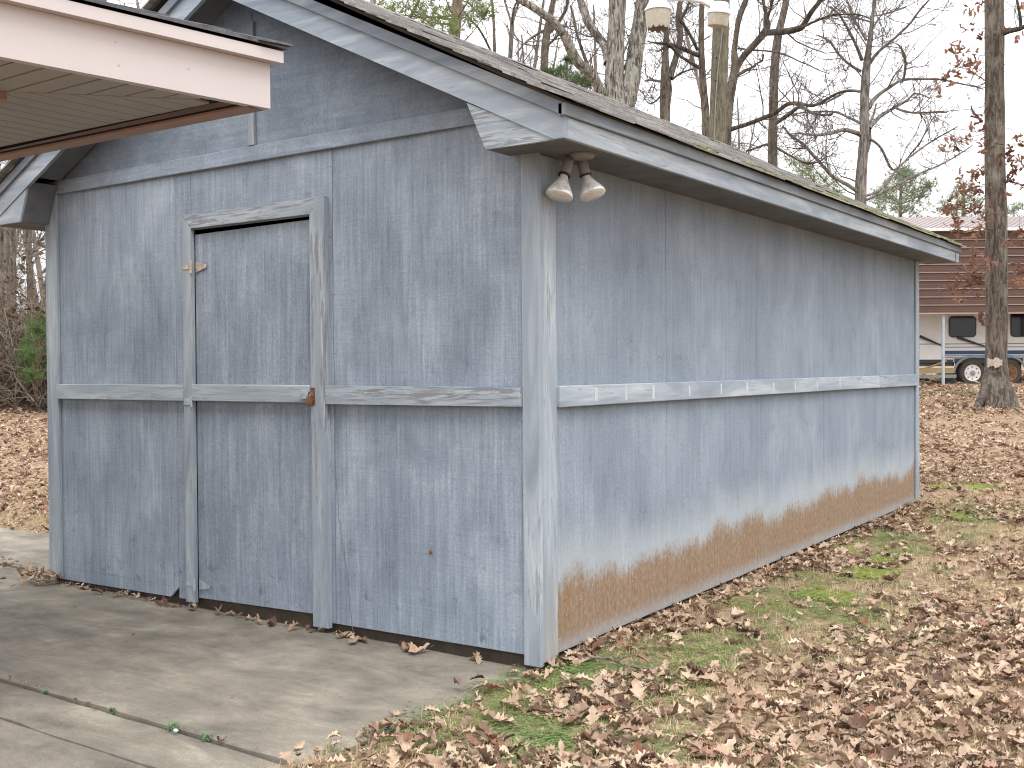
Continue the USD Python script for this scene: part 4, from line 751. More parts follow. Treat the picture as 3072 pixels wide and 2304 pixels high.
tree('cedar_tree', 'low dark green cedar peeping over the roof beside the double oak', 26.0, [(1700, 330, 10), (1700, 250, 8), (1702, 190, 4)], [], bark_=BARK_DARK, seed=41, top=0, trunk_twigs=0, twig_level=0,
     extra=pine_extra([(1690, 205, 12), (1705, 180, 8), (1670, 220, 16), (1720, 230, 20), (1745, 240, 16), (1760, 250, 12), (1690, 240, 20), (1660, 235, 14), (1640, 220, 10), (1730, 265, 20), (1700, 270, 22)], 26.0, 60, .15, CEDAR))

# left of the shed: trunks, a cedar and the brush behind the lawn
tree('bare_tree', 'dark trunk at left edge beyond the brush, left of the shed', 27.0, [(33, 1150, 34), (33, 1000, 31), (34, 850, 29), (34, 700, 28), (36, 560, 26)], [[(38, 770, 8), (62, 745, 7), (72, 720, 5)]], bark_=BARK_OAK, seed=43, twig_len=1.4, trunk_twigs=12, top=5)
tree('bare_tree', 'thinner dark trunk nearest the shed corner, in the brush at left', 29.0, [(92, 1150, 24), (92, 1000, 21), (90, 850, 19), (86, 740, 18), (84, 600, 16)], [[(92, 760, 7), (110, 735, 6), (120, 700, 5)]], bark_=BARK_OAK, seed=44, twig_len=1.4, trunk_twigs=12, top=5)
tree('bare_tree', 'slender leaning sapling at the very left edge of the brush', 25.0, [(12, 1180, 12), (10, 1000, 11), (8, 850, 10), (6, 700, 9)], [], bark_=BARK_DARK, seed=45, twig_len=1.2, trunk_twigs=10, top=4)
tree('cedar_tree', 'green cedar bush in front of the brush beside the left shed corner', 19.5, [(118, 1200, 9), (120, 1080, 7), (122, 960, 4)], [], bark_=BARK_DARK, seed=46, top=0, trunk_twigs=0, twig_level=0,
     extra=pine_extra([(120, 960, 8), (115, 990, 12), (128, 1010, 14), (100, 1030, 14), (120, 1050, 18), (95, 1065, 16), (130, 1080, 16), (108, 1095, 18), (85, 1100, 12), (125, 1120, 16), (100, 1000, 12), (80, 1060, 12), (112, 970, 12), (95, 1125, 14)], 19.5, 44, .15, CEDAR))
def brush_mass(name, cells, seed, mat, leafmat):
    rng = np.random.default_rng(seed); ms = []; lv = []
    for (c, n, hgt, spread) in cells:
        for _ in range(n):
            p = np.array([c[0]+rng.normal(0, spread), c[1]+rng.normal(0, spread), 0]); p[2] = terrain(p[0], p[1])-.05
            a, b = wander(p, (rng.normal(0, .45), rng.normal(0, .45), 1), hgt*rng.uniform(.4, 1.15), rng.uniform(.008, .022), .003, 6, rng, .22, .04); out = [(a, b)]
            twigs_on(a, b, rng, 7, hgt*.4, 0, out, .1, .3, .02)
            ms += [tube_mesh(u_, v_, 3, False) for u_, v_ in out]
            for q in range(9):
                k = rng.integers(len(out)); u_ = out[k][0]; o = u_[rng.integers(len(u_))]; v, ff = LEAVES[rng.integers(4)]
                lv.append(trimesh.Trimesh(v[[0, 9, 11, 18, 20, 30]]*rng.uniform(.10, .2)@rot_matrix(rng, 1.2).T+o, [[0, 1, 3], [0, 3, 2], [1, 5, 3], [2, 3, 4], [3, 5, 4]], process=False))
    t = thing(name, (cells[0][0][0], cells[0][0][1], 0), kind='stuff', label='tangle of brown leafless brush and vines along the wood edge left of the shed', category='brush')
    part(t, 'stems', cat(ms), mat, kind='stuff'); part(t, 'dead_leaves', cat(lv), leafmat, kind='stuff')
cells = []
rb = np.random.default_rng(51)
for px in range(-260, 330, 26):
    for dpt in (20.5, 22.5, 25, 28, 32):
        q = at(px, 1200, dpt); cells.append((q, 9, 2.2 if dpt < 22 else 3.4, .75))
brush_mass('underbrush', cells, 52, plain('brush_stems', (.15, .122, .095), .95, var=.35), ramped_random('brush_leaf', [(0, (.085, .062, .04)), (1, (.19, .14, .09))], .9, .2))

# far-off wood: one mass of bare trees and pines
def generic_tree(seed, h=13.0):
    rng = np.random.default_rng(seed); P, R = wander((0, 0, 0), (rng.normal(0, .04), rng.normal(0, .04), 1), h, .15, .03, 12, rng, .04, .05)
    out = []
    for _ in range(26):
        k = rng.integers(4, 12); L = rng.uniform(1.2, 3.4)*(1.15-k/16); d = np.array([rng.normal(), rng.normal(), rng.uniform(.1, .9)]); a, b = wander(P[k], d, L, R[k]*.38, .006, 6, rng, .16, .08); out.append((a, b)); twigs_on(a, b, rng, 6, L*.5, 1, out, .2)
    return cat([tube_mesh(P, R, 7)]+[tube_mesh(a, b, 3, False) for a, b in out])
far = UsdGeom.PointInstancer.Define(stage, '/World/distant_woods'); meta(far.GetPrim(), 'bare winter woods filling the distance behind shed and carport', 'woods', kind='stuff')
protos = []
for k in range(4):
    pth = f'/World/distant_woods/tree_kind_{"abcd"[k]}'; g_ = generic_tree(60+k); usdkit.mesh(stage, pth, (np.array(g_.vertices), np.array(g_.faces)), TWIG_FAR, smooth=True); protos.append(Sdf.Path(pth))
far.CreatePrototypesRel().SetTargets(protos); rf = np.random.default_rng(66); pos, ids, ori, scl = [], [], [], []
def free_tree(p): return True
for k in range(230):
    ang = rf.uniform(-.62, .62); dpt = rf.uniform(38, 95); p = at(1536+F*math.tan(ang), 1100, dpt)
    px = 1536+F*math.tan(ang)
    if px > 2650 and dpt < 62: continue
    if 1900 < px < 3400 and rf.random() < .62: continue
    p[2] = terrain(p[0], p[1])-.1; a = rf.uniform(0, 2*np.pi); pos.append(p); ids.append(int(rf.integers(4))); ori.append(Gf.Quath(float(math.cos(a/2)), 0, 0, float(math.sin(a/2)))); s = rf.uniform(.75, 1.25)*(.62 if px > 2300 else 1); scl.append((s, s, s))
far.CreateProtoIndicesAttr(ids); far.CreatePositionsAttr(Vt.Vec3fArray.FromNumpy(np.array(pos, np.float32))); far.CreateOrientationsAttr(Vt.QuathArray(ori)); far.CreateScalesAttr(Vt.Vec3fArray.FromNumpy(np.array(scl, np.float32)))

# ------------------------------------------------------------------ lamp pole
PD = 16.5
ptop, pbot = at(2166, -40, PD), at(2152, 430, PD); dv = (ptop-pbot)/(ptop[2]-pbot[2]); gz = None
b0 = pbot+dv*(-(pbot[2]-.4)); b0[2] = terrain(b0[0], b0[1])
lp = thing('light_pole', b0, label='weathered wooden pole behind the shed carrying two yard lamps', category='lamp post')
pp = np.array([b0-dv*.3+(pbot-b0)*0, pbot, (pbot+ptop)/2, ptop, ptop+dv*1.2]); part(lp, 'pole', tube_mesh(spline(pp, 20), np.linspace(.155, .115, 20), 18, True, .025, 9), POLEWOOD, smooth=True)
for px, py in ((2150, 173), (2147, 242), (2165, 303), (2155, 411)):
    q = at(px, py, PD-.128); part(lp, 'bolt_hole', revolve([(0, -.004), (.013, -.004), (.013, .004)], q, -FWD, 8), BLACK)
wr = [at(a, b, PD-.135) for a, b in ((2168, 75), (2163, 130), (2156, 190), (2150, 260), (2146, 330), (2144, 430))]; part(lp, 'wire', tube_mesh(spline(np.array(wr), 24), .008, 5, False), plain('grey_cable', (.2, .19, .16), .7))
GALV = plain('galvanised_lamp', (.62, .63, .66), .4, .35, var=.1, scale=8); SHADE = plain('frosted_lamp_refractor', (.36, .33, .27), .5, var=.15, scale=25, bump=.3); RIM = plain('lamp_rim', (.70, .70, .68), .4, .2)
def yard_lamp(c, axis, r, h1, crown=True):
    """c: centre of the rim; axis points down along the lamp."""
    ax = np.asarray(axis, float)/np.linalg.norm(axis)
    hd_ = part(lp, 'lamp', revolve([(0, -.40*r*2), (.12, -.40*r*2), (.13, -.62*r), (r*.80, -.34*r), (r*.97, -.06*r), (r*1.03, 0), (r*1.03, .03)], c, ax, 28), GALV, smooth=40)
    n = 32; pr = [(r*.98, .03), (r*.95, .10), (r*.86, .06+h1*.7), (r*.80, h1)]
    sh = revolve(pr, c, ax, n); v = np.array(sh.vertices); k = np.arange(n); v[-n:] += ax*((.020*np.where(k % 3 == 0, -1, .6)) if crown else 0*k)[:, None]
    sh.vertices = v; part(hd_, 'refractor', sh, SHADE, smooth=50)
    part(hd_, 'bulb', revolve([(0, 0), (.03, .02), (.035, .08), (.05, .16), (.045, .22), (0, .25)], c, ax, 16), RIM, smooth=True) if crown else part(hd_, 'refractor_base', revolve([(r*.80, h1), (r*.5, h1+.01), (0, h1+.012)], c, ax, 24), SHADE, smooth=True)
c1 = at(1974, 28, PD-.35); yard_lamp(c1, (0, 0, -1), .195, .29)
c2 = at(2157, 36, PD-.62); yard_lamp(c2, np.array([0, 0, -1])*.99-RIGHT*.10+FWD*.13, .165, .20, False)
ar = [at(2150, 35, PD), at(2128, 18, PD-.1), at(2095, 2, PD-.2), at(2050, -3, PD-.3), at(2000, -2, PD-.35), at(1974, -10, PD-.35)]
part(lp, 'lamp_arm', tube_mesh(spline(np.array(ar), 20), .032, 10, True), GALV, smooth=True); ar2 = [at(2160, -60, PD), at(2160, -30, PD-.4), c2+np.array([0, 0, .22])]
part(lp, 'lamp_arm', tube_mesh(spline(np.array(ar2), 12), .03, 10, True), GALV, smooth=True)

# ------------------------------------------------------------------ carport and trailer
CD = 28.0; fh = np.array([FWD[0], FWD[1], 0]); fh /= np.linalg.norm(fh); rh = np.array([fh[1], -fh[0], 0])
CO = CAM+fh*CD; CO[2] = 0
def loc(px, py, back=0.0):
    """Carport coordinates: metres to the right, metres up; measured where the photograph shows them at its front face (back: metres behind)."""
    p = at(px, py, CD+back); return float((p-CO)@rh), float(p[2])
def W3(xr, back, z): return CO+rh*xr+fh*back+np.array([0, 0, z])
def lbox(x0, x1, b0_, b1, z0, z1): return trimesh.convex.convex_hull(np.array([W3(x, b, z) for x in (x0, x1) for b in (b0_, b1) for z in (z0, z1)]))
xl, zt = loc(2600, 700); xr_ = loc(3560, 700)[0]; z_eave = loc(2900, 694)[1]; z_wall = loc(2900, 938)[1]; zg = .74
cp = thing('carport', W3(xl, 0, zg), label='metal carport with brown ribbed side panel and pale roof sheltering the trailer', category='carport')
BROWN = plain('brown_metal_sheet', (.108, .066, .054), .55, .0, var=.12, scale=2.0); BROWNL = plain('brown_rib_highlight_and_trim', (.30, .21, .18), .5, var=.1); ROOFM = plain('pale_pink_roof_sheet', (.235, .195, .185), .5, var=.08, scale=3); WHITEM = plain('white_metal', (.75, .74, .72), .4, var=.05)
nrib = 10; ph = (z_eave-z_wall)/nrib
for k in range(nrib):
    z0 = z_wall+k*ph; prof = [(0, z0), (-.0, z0+ph*.80), (-.022, z0+ph*.86), (-.022, z0+ph*.97), (0, z0+ph*.995)]
    V_ = [W3(x, b, zz) for b, zz in prof for x in (xl, xr_)]; F_ = [[2*i_, 2*i_+1, 2*i_+3, 2*i_+2] for i_ in range(len(prof)-1)]
    part(cp, 'wall_sheet', (np.array(V_), np.array(F_)), BROWN); part(cp, 'rib', lbox(xl, xr_, -.027, -.0225, z0+ph*.90, z0+ph*.985), BROWNL)  # pale strips paint the highlights along the ribs
    for q in range(1, 4): part(cp, 'rib', lbox(xl, xr_, -.006, -.0005, z0+ph*(.2*q), z0+ph*(.2*q+.035)), BROWN)
z_ridge = z_eave+.70; rb_ = 2.6
part(cp, 'roof', cat([trimesh.convex.convex_hull(np.array([W3(x, b, zz+t_) for x in (xl-.2, xr_+.2) for b, zz in ((-.12, z_eave+.03), (rb_, z_ridge)) for t_ in (0, .02)])), trimesh.convex.convex_hull(np.array([W3(x, b, zz+t_) for x in (xl-.2, xr_+.2) for b, zz in ((rb_, z_ridge), (2*rb_+.12, z_eave+.03)) for t_ in (0, .02)]))]), ROOFM)
for k in range(60):
    x = xl-.2+k*(xr_-xl+.4)/59; part(cp, 'roof_rib', trimesh.convex.convex_hull(np.array([W3(x+d_, b, zz+t_) for d_ in (-.012, .012) for b, zz in ((-.12, z_eave+.0505), (rb_, z_ridge+.0205)) for t_ in (0, .014)])), ROOFM)
part(cp, 'eave_trim', lbox(xl-.2, xr_+.2, -.16, -.122, z_eave-.005, z_eave+.06), WHITEM); part(cp, 'bottom_trim', lbox(xl, xr_, -.03, .03, z_wall-.035, z_wall-.001), BROWNL)
plain_post = plain('galvanised_post', (.33, .37, .40), .5, .3)
for px in (2620, 2832, 3190, 3540):
    x = loc(px, 1000)[0]; part(cp, 'post', lbox(x-.032, x+.032, .035, .10, zg-.15, z_wall-.036), plain_post)
for px in (2832, 3190, 3540):
    x = loc(px, 1000)[0]; part(cp, 'post', lbox(x-.05, x+.05, 5.0, 5.1, zg-.15, z_eave), WHITEM)
part(cp, 'far_wall', lbox(xl, xr_, 5.11, 5.14, z_wall, z_eave), BROWN)
# trailer
TB = 1.2                                               # its side lies this far behind the carport's side
def tl(px, py): return loc(px, py, TB)
tz = lambda py: tl(2900, py)[1]; tx = lambda px: tl(px, 1000)[0]
zgt = tz(1153)
tr = thing('travel_trailer', W3(tx(2912), TB, zgt), label='white travel trailer with blue stripes parked under the brown carport', category='trailer')
TWHITE = plain('trailer_white', (.72, .72, .71), .35, var=.04, scale=2); TBLUE = plain('trailer_blue', (.035, .075, .15), .4, var=.08); TGREY = plain('trailer_grey', (.24, .27, .31), .4, var=.08); TDARK = plain('trailer_dark_skirt', (.045, .05, .06), .5, var=.1); TAN = plain('tan_timber', (.36, .27, .15), .7, var=.15); STEEL = plain('dull_steel', (.16, .16, .16), .6, .3)
GLASS = M('tinted_pane', {'p': ('principled_bsdf', {'base_color': (.006, .006, .008), 'roughness': .12, 'specular_ior_level': .5})}, [])
ta, tb_ = tx(2480), tx(3420)
part(tr, 'body', trimesh.convex.convex_hull(np.array([W3(x, TB+b, z_) for x, z_ in ((ta, tz(1085)), (tb_, tz(1085)), (ta+.1, tz(760)), (ta+.4, tz(735)), (tb_-.25, tz(735)), (tb_, tz(770))) for b in (0, 2.3)])), TWHITE)
def stripe(p0, p1, y0, y1, mat, name='stripe', d=.006, slant=0): 
    return part(tr, name, trimesh.convex.convex_hull(np.array([W3(tx(a_)+o_, TB-dd_, tz(b_)) for a_ in (p0, p1) for b_, o_ in ((y0, 0), (y1, slant)) for dd_ in (.0005, d)])), mat)
stripe(2500, 3400, 1030, 1033, TGREY); stripe(2826, 3400, 1052, 1063, TBLUE); stripe(2826, 3400, 1065, 1068, TGREY); stripe(2826, 3400, 1070, 1074, TGREY); stripe(2500, 3400, 1040, 1043, TGREY, d=.004)
stripe(2500, 2858, 1078, 1088, TDARK, 'skirt', .02); stripe(2862, 3068, 1075, 1090, TDARK, 'skirt', .02); stripe(3072, 3400, 1066, 1090, TBLUE, 'skirt', .02)
stripe(2758, 2822, 1037, 1078, TWHITE, 'hatch', .03)
for a_, b_, c_, d_ in ((2757, 1008, 2822, 1036), (2870, 1012, 2952, 1040)):
    part(tr, 'awning_arm', tube_mesh([W3(tx(a_), TB-.06, tz(b_)), W3(tx((a_+c_)/2), TB-.06, tz((b_+d_)/2)), W3(tx(c_), TB-.06, tz(d_))], [.04, .03, .016], 8), TDARK)
def window(p0, p1, y0, y1):
    x0_, x1_, z1_, z0_ = tx(p0), tx(p1), tz(y0), tz(y1)
    def rr_(g_, rad): 
        c_ = []
        for cx, cz, a0 in ((x1_-rad-g_, z1_-rad-g_, 0), (x0_+rad+g_, z1_-rad-g_, 90), (x0_+rad+g_, z0_+rad+g_, 180), (x1_-rad-g_, z0_+rad+g_, 270)):
            c_ += [(cx+rad*math.cos(math.radians(a0+q)), cz+rad*math.sin(math.radians(a0+q))) for q in (0, 30, 60, 90)]
        return c_
    w = part(tr, 'window', trimesh.convex.convex_hull(np.array([W3(x, TB-d_, z_) for x, z_ in rr_(0, .1) for d_ in (.0005, .022)])), TDARK)
    part(w, 'pane', trimesh.convex.convex_hull(np.array([W3(x, TB-d_, z_) for x, z_ in rr_(.03, .08) for d_ in (.0225, .026)])), GLASS)
window(2845, 2927, 948, 1012); window(3030, 3130, 932, 1012)
def wheel(px, rimmat, lab):
    c = W3(tx(px), TB-.02, tz(1119)); R0 = .345; ax = -fh
    w = part(tr, 'wheel', revolve([(.2, -.12), (R0*.93, -.115), (R0, -.08), (R0, .06), (R0*.94, .095), (R0*.80, .105), (.222, .09)], c, ax, 40), BLACK if False else plain('dusty_tyre_'+lab, (.075, .062, .05), .85, var=.3, scale=12), smooth=40)
    part(w, 'rim', revolve([(.222, .09), (.215, .10), (.205, .085), (.15, .06), (.085, .07), (.075, .09), (.04, .10), (0, .10)], c, ax, 40), rimmat, smooth=40)
    for q in range(8):
        a = q*math.pi/4; o = c+rh*.162*math.cos(a)+np.array([0, 0, .162*math.sin(a)])-fh*.066
        part(w, 'slot', revolve([(0, .012), (.017, .012), (.017, 0)], o, ax, 10), TDARK)
    part(w, 'hub', revolve([(.07, .06), (.068, .115), (.045, .14), (0, .145)], c, ax, 18), RUST if lab == 'b' else plain('dull_hub', (.36, .30, .27), .5, .3, var=.3, scale=30), smooth=40)
wheel(2912, plain('white_wheel_rim', (.78, .77, .75), .4, var=.05), 'a'); wheel(3022, plain('brown_wheel_rim', (.22, .12, .07), .7, var=.3, scale=10), 'b')
def arch(px):
    cc = [(tx(px), tz(1119))]; P_ = [W3(cc[0][0]+.47*math.cos(a), TB-.05, cc[0][1]+.47*math.sin(a)*.92) for a in np.linspace(math.pi*1.0, 0, 22)]
    return P_
P1, P2 = arch(2912), arch(3022); arc = P1[:13]+P2[9:]
V_ = []; 
for q in arc: V_ += [q-fh*.03, q+fh*.06]
for q in arc:
    c = q-np.array([0, 0, .05]); V_ += [c-fh*.03, c+fh*.06]
part(tr, 'fender', tube_mesh(arc, .032, 8, True), TGREY, smooth=True)
part(tr, 'wheel_well', lbox(tx(2868), tx(3066), TB+.05, TB+.08, tz(1150), tz(1075)), BLACK)
part(tr, 'axle', lbox(tx(2905), tx(3030), TB+.09, TB+2.2, tz(1128), tz(1115)), STEEL)
part(tr, 'frame_rail', lbox(tx(2500), tx(2866), TB+.1, TB+.18, tz(1098), tz(1086)), STEEL)
part(tr, 'step_beam', lbox(tx(2740), tx(2850), TB-.25, TB-.12, tz(1119), tz(1103)), TAN); part(tr, 'step_beam', lbox(tx(2740), tx(2856), TB-.28, TB-.2, tz(1133), tz(1123)), plain('grey_beam', (.24, .23, .20), .8))
part(tr, 'stabiliser_jack', tube_mesh([W3(tx(2770), TB-.02, tz(1106)), W3(tx(2800), TB-.02, tz(1096)), W3(tx(2838), TB-.02, tz(1082))], .03, 6), TAN)
for px in (2770, 2850): part(tr, 'jack_stand', lbox(tx(px-18), tx(px+12), TB-.1, TB+.1, zgt, tz(1135)), TDARK)
q0, q1 = at(2745, 1176, 23.5), at(2950, 1172, 23.2)
for q in (q0, q1): q[2] = terrain(q[0], q[1])+.04
solo('landscape_timber', tube_mesh(spline(np.array([q0, (q0+q1)/2+[0, 0, .01], q1]), 10), .05, 8, True, .12, 4), bark('mossy_timber', (.05, .05, .03), (.17, .16, .10), .6), smooth=True, label='mossy timber lying in the leaves before the trailer wheels', category='log')

# ------------------------------------------------------------------ leaves, grass and weeds on the ground
rng = np.random.default_rng(101)
def in_shed(x, y, g_=0.0): return (x > W-.02-g_) & (x < .03+g_) & (y > -.03-g_) & (y < LEN+.03+g_)
def hidden(x, y):
    """Whether the shed hides this spot by more than a step to the side would change."""
    n = 0
    for t in np.linspace(.3, .98, 24):
        a, b = CAM[0]+(x-CAM[0])*t, CAM[1]+(y-CAM[1])*t
        n = n + in_shed(a, b, -.9)
    return n > 0
bands = [(2.0, 4.2, 950), (4.2, 6.5, 850), (6.5, 9, 640), (9, 13, 400), (13, 20, 150), (20, 30, 70), (30, 46, 15)]
LX_, LY_, LS_ = [], [], []
for r0, r1, dens in bands:
    n = int(.5*1.30*(r1*r1-r0*r0)*dens); r = np.sqrt(rng.uniform(r0*r0, r1*r1, n)); a = YAW+rng.uniform(-.65, .65, n)
    LX_.append(CAM[0]+r*np.sin(a)); LY_.append(CAM[1]+r*np.cos(a)); LS_.append(np.full(n, 1.0 if r1 <= 13 else 1.15 if r1 <= 20 else 1.6 if r1 <= 30 else 2.3))
lx, ly, ls = map(np.concatenate, (LX_, LY_, LS_))
os_ = outside_slab(lx, ly); nz = meshkit.fbm(np.stack([lx*1.3, ly*1.3, lx*0], -1), 3, 21)
green = np.exp(-((lx-.45)/.42)**2)*smooth((ly+.6)/.5)*smooth((6.2-ly)/2.5)
green = np.maximum(green, .9*np.exp(-((lx-.55-.05*ly)/.5)**2)*(ly > -.9)*(ly < 5.2))
keep = (os_ > -.02-.12*rng.random(len(lx))**3) & ~in_shed(lx, ly, .0) & ~hidden(lx, ly)
prob = np.clip(.50+2.6*(nz-.36), .30, 1)*(1-.93*np.clip(green*1.25, 0, 1)*(meshkit.fbm(np.stack([lx*2.1, ly*2.1, lx*0+4], -1), 3, 31) > .40))
prob *= smooth((os_+.05)/.6)*.65+.35
keep &= rng.random(len(lx)) < prob
MOSSY = ((2600, 1735, 70, 60), (2480, 1800, 80, 60), (2330, 1600, 40, 14), (2880, 1580, 60, 44), (2940, 1505, 80, 30), (2660, 1700, 50, 30), (2540, 1660, 60, 16), (2840, 1500, 50, 14))
for px, py, rr, _ in MOSSY:
    d0 = 1.30*F/(py-1100); c = at(px, py, d0); keep &= ~((np.hypot(lx-c[0], ly-c[1]) < rr*d0/F*.8) & (rng.random(len(lx)) < .85))
lx, ly, ls = lx[keep], ly[keep], ls[keep]
# drifts against the walls
ex, ey = [], []
for k in range(330):
    t = rng.random()**1.2*5.9+.1; ex.append(.04+abs(rng.normal(0, .09))); ey.append(t)
lx, ly, ls = np.r_[lx, ex], np.r_[ly, ey], np.r_[ls, np.full(len(ex), .9)]
lz = np.maximum(terrain(lx, ly), np.where(outside_slab(lx, ly) < .02, SLAB_Z, -9))
def leaf_pose(k):
    R_ = rot_matrix(rng, .36); size = (.042+.078*rng.random()**2)*ls[k]
    return R_, size
dist = np.hypot(lx-CAM[0], ly-CAM[1])
rel = np.stack([lx, ly, lz], -1)-CAM; dep = rel@FWD; sx = 1536+F*(rel@RIGHT)/dep; sy = 1152-F*(rel@UP)/dep
inview = (sx > 20) & (sx < 3050) & (sy > 20) & (sy < 2290)
order = np.argsort(np.where(inview, dist, 1e9)); near = set(order[:300].tolist())
ids, pos, ori, scl = [], [], [], []
def quat(Rm):
    from scipy.spatial.transform import Rotation
    q = Rotation.from_matrix(Rm).as_quat(); return Gf.Quath(float(q[3]), float(q[0]), float(q[1]), float(q[2]))
for k in range(len(lx)):
    R_, size = leaf_pose(k); p = np.array([lx[k], ly[k], lz[k]+rng.uniform(.004, .035)*min(ls[k], 1.5)]); kk = int(rng.integers(len(LEAVES)))
    if k in near:
        v, ff = LEAVES[kk]; part(lawn, 'fallen_leaf', ((v*size)@R_.T+p, ff), LEAF, smooth=True)
    else: ids.append(kk); pos.append(p); ori.append(quat(R_)); scl.append((size, size, size))
def instancer(path, protos_, mat, ids, pos, ori, scl, smooth_=True):
    pi = UsdGeom.PointInstancer.Define(stage, path); meta(pi.GetPrim(), kind='stuff'); tg = []
    for k, (v, ff) in enumerate(protos_):
        pth = f'{path}/kind_{"abcdefghijklmnop"[k]}'; usdkit.mesh(stage, pth, (v, ff), mat[k] if isinstance(mat, list) else mat, smooth=smooth_); tg.append(Sdf.Path(pth))
    pi.CreatePrototypesRel().SetTargets(tg); pi.CreateProtoIndicesAttr(ids); pi.CreatePositionsAttr(Vt.Vec3fArray.FromNumpy(np.array(pos, np.float32)))
    pi.CreateOrientationsAttr(Vt.QuathArray(ori)); pi.CreateScalesAttr(Vt.Vec3fArray.FromNumpy(np.array(scl, np.float32))); return pi
instancer(lawn+'/fallen_leaves', LEAVES, LEAF, ids, pos, ori, scl)
print('leaves', len(ids))
# leaves that have blown onto the concrete
def drive_leaf(x, y, z=None, s=None, tilt=.4):
    R_ = rot_matrix(rng, tilt); v, ff = LEAVES[rng.integers(len(LEAVES))]; s = s or rng.uniform(.05, .10)
    part(drive, 'fallen_leaf', ((v*s)@R_.T+np.array([x, y, (SLAB_Z+.012 if z is None else z)]), ff), LEAF, smooth=True)
for k in range(46): drive_leaf(-3.72+rng.normal(0, .13), -.06+rng.normal(0, .055), SLAB_Z+rng.uniform(.01, .07), tilt=.7)
for k in range(22): t = rng.uniform(0, 1); drive_leaf(-3.66+rng.normal(0, .02), -.1-t*.9, s=rng.uniform(.03, .06))
for k in range(46): x = rng.uniform(-3.5, -.1); drive_leaf(x, -.012-abs(rng.normal(0, .02)), SLAB_Z+rng.uniform(.004, .02), s=rng.uniform(.03, .085))
for x, y in ((-2.52, -.09), (-2.44, -.07), (-2.25, -.06), (-1.12, -.05), (-1.0, -.1), (-.98, -.06), (-.7, -.07), (-1.62, -.06), (-1.7, -.07), (-1.45, -.05)): drive_leaf(x, y, s=rng.uniform(.07, .11))
for k in range(16): drive_leaf(-4.6+rng.normal(0, .22), .18+rng.normal(0, .04), s=rng.uniform(.05, .09))
for k in range(26): drive_leaf(rng.uniform(-3.4, -.15), -1.37+rng.normal(0, .009), SLAB_Z+.004, s=rng.uniform(.015, .04))
for k in range(5): drive_leaf(rng.uniform(-3, -.6), rng.uniform(-1.1, -.3), s=rng.uniform(.015, .03))
# fallen twigs
for k, (px, py, L, lab) in enumerate(((2400, 1660, .5, 'pale fallen twig beside the moss near the wall'), (1850, 2010, .35, 'short dead twig on the green patch near the shed corner'), (2700, 1990, .45, 'dead twig lying on the leaves at right'))):
    c = at(px, py, 1.30*F/(py-1098)); a_ = rng.uniform(0, 6.28); pts = np.array([[math.cos(a_)*L*(t-.5), math.sin(a_)*L*(t-.5)+.03*math.sin(6*t), 0] for t in np.linspace(0, 1, 7)])+c
    pts[:, 2] = terrain(pts[:, 0], pts[:, 1])+.03; fk = np.array([pts[3], pts[3]+[.05*math.cos(a_+.8)*L*2, .05*math.sin(a_+.8)*L*2, .02], pts[3]+[.11*math.cos(a_+.6)*L*2, .11*math.sin(a_+.6)*L*2, .025]])
    solo('fallen_twig', cat([tube_mesh(pts, np.linspace(.006, .0025, 7), 6), tube_mesh(fk, [.003, .0025, .0015], 5)]), BARK_PALE, smooth=True, label=lab, category='twig')
# grass
def tuft(rng, n, L, w, spread, lean):
    V_, F_ = [], []
    for _ in range(n):
        a = rng.uniform(0, 6.28); o = np.array([rng.normal(0, spread), rng.normal(0, spread), -.01]); d = np.array([math.cos(a), math.sin(a), 0]); s = np.array([-d[1], d[0], 0])*w; l = L*rng.uniform(.5, 1.2); k = rng.uniform(.3, 1)*lean
        m_ = o+np.array([0, 0, .6*l])*(1-.4*k)+d*l*.35*k; e = m_+np.array([0, 0, .4*l])*(1-1.1*k)+d*l*.5*k; b = len(V_)
        V_ += [o-s, o+s, m_-s*.7, m_+s*.7, e]; F_ += [[b, b+1, b+3], [b, b+3, b+2], [b+2, b+3, b+4]]
    return np.array(V_), np.array(F_)
def clover(rng):
    V_, F_ = [], []
    for _ in range(34):
        o = np.array([rng.normal(0, .035), rng.normal(0, .035), rng.uniform(.003, .022)]); r = rng.uniform(.0028, .006)
        for q in range(3):
            a = rng.uniform(0, .6)+q*2.09; d = np.array([math.cos(a), math.sin(a), rng.uniform(-.1, .4)]); s = np.array([-d[1], d[0], 0]); b = len(V_)
            V_ += [o, o+d*r*.8+s*r*.6, o+d*r*1.5, o+d*r*.8-s*r*.6]; F_ += [[b, b+1, b+2], [b, b+2, b+3]]
    return np.array(V_), np.array(F_)
gr = np.random.default_rng(5); TP = [tuft(gr, 16, .07, .0011, .022, 1.0) for _ in range(4)]+[tuft(gr, 18, .055, .0013, .02, .8) for _ in range(3)]+[clover(gr) for _ in range(3)]
TM = [STRAW]*4+[GREEN]*3+[CLOVER]*3
n = 52000; r = np.sqrt(rng.uniform(2.0**2, 11.5**2, n)); a = YAW+rng.uniform(-.62, .62, n); x = CAM[0]+r*np.sin(a); y = CAM[1]+r*np.cos(a)
ok = (outside_slab(x, y) > -.07*rng.random(n)**2) & ~in_shed(x, y, .0) & ~hidden(x, y); x, y, r = x[ok], y[ok], r[ok]
gx_ = np.exp(-((x-.34-.04*y)/.45)**2)*smooth((y+1.4)/.5)*(1-.5*smooth((y-1.3)/1.6))*(y < 6.5); nn = meshkit.fbm(np.stack([x*1.7, y*1.7, x*0], -1), 3, 41); n2_ = meshkit.fbm(np.stack([x*2.6, y*2.6, x*0+3], -1), 2, 43)
ids, pos, ori, scl = [], [], [], []
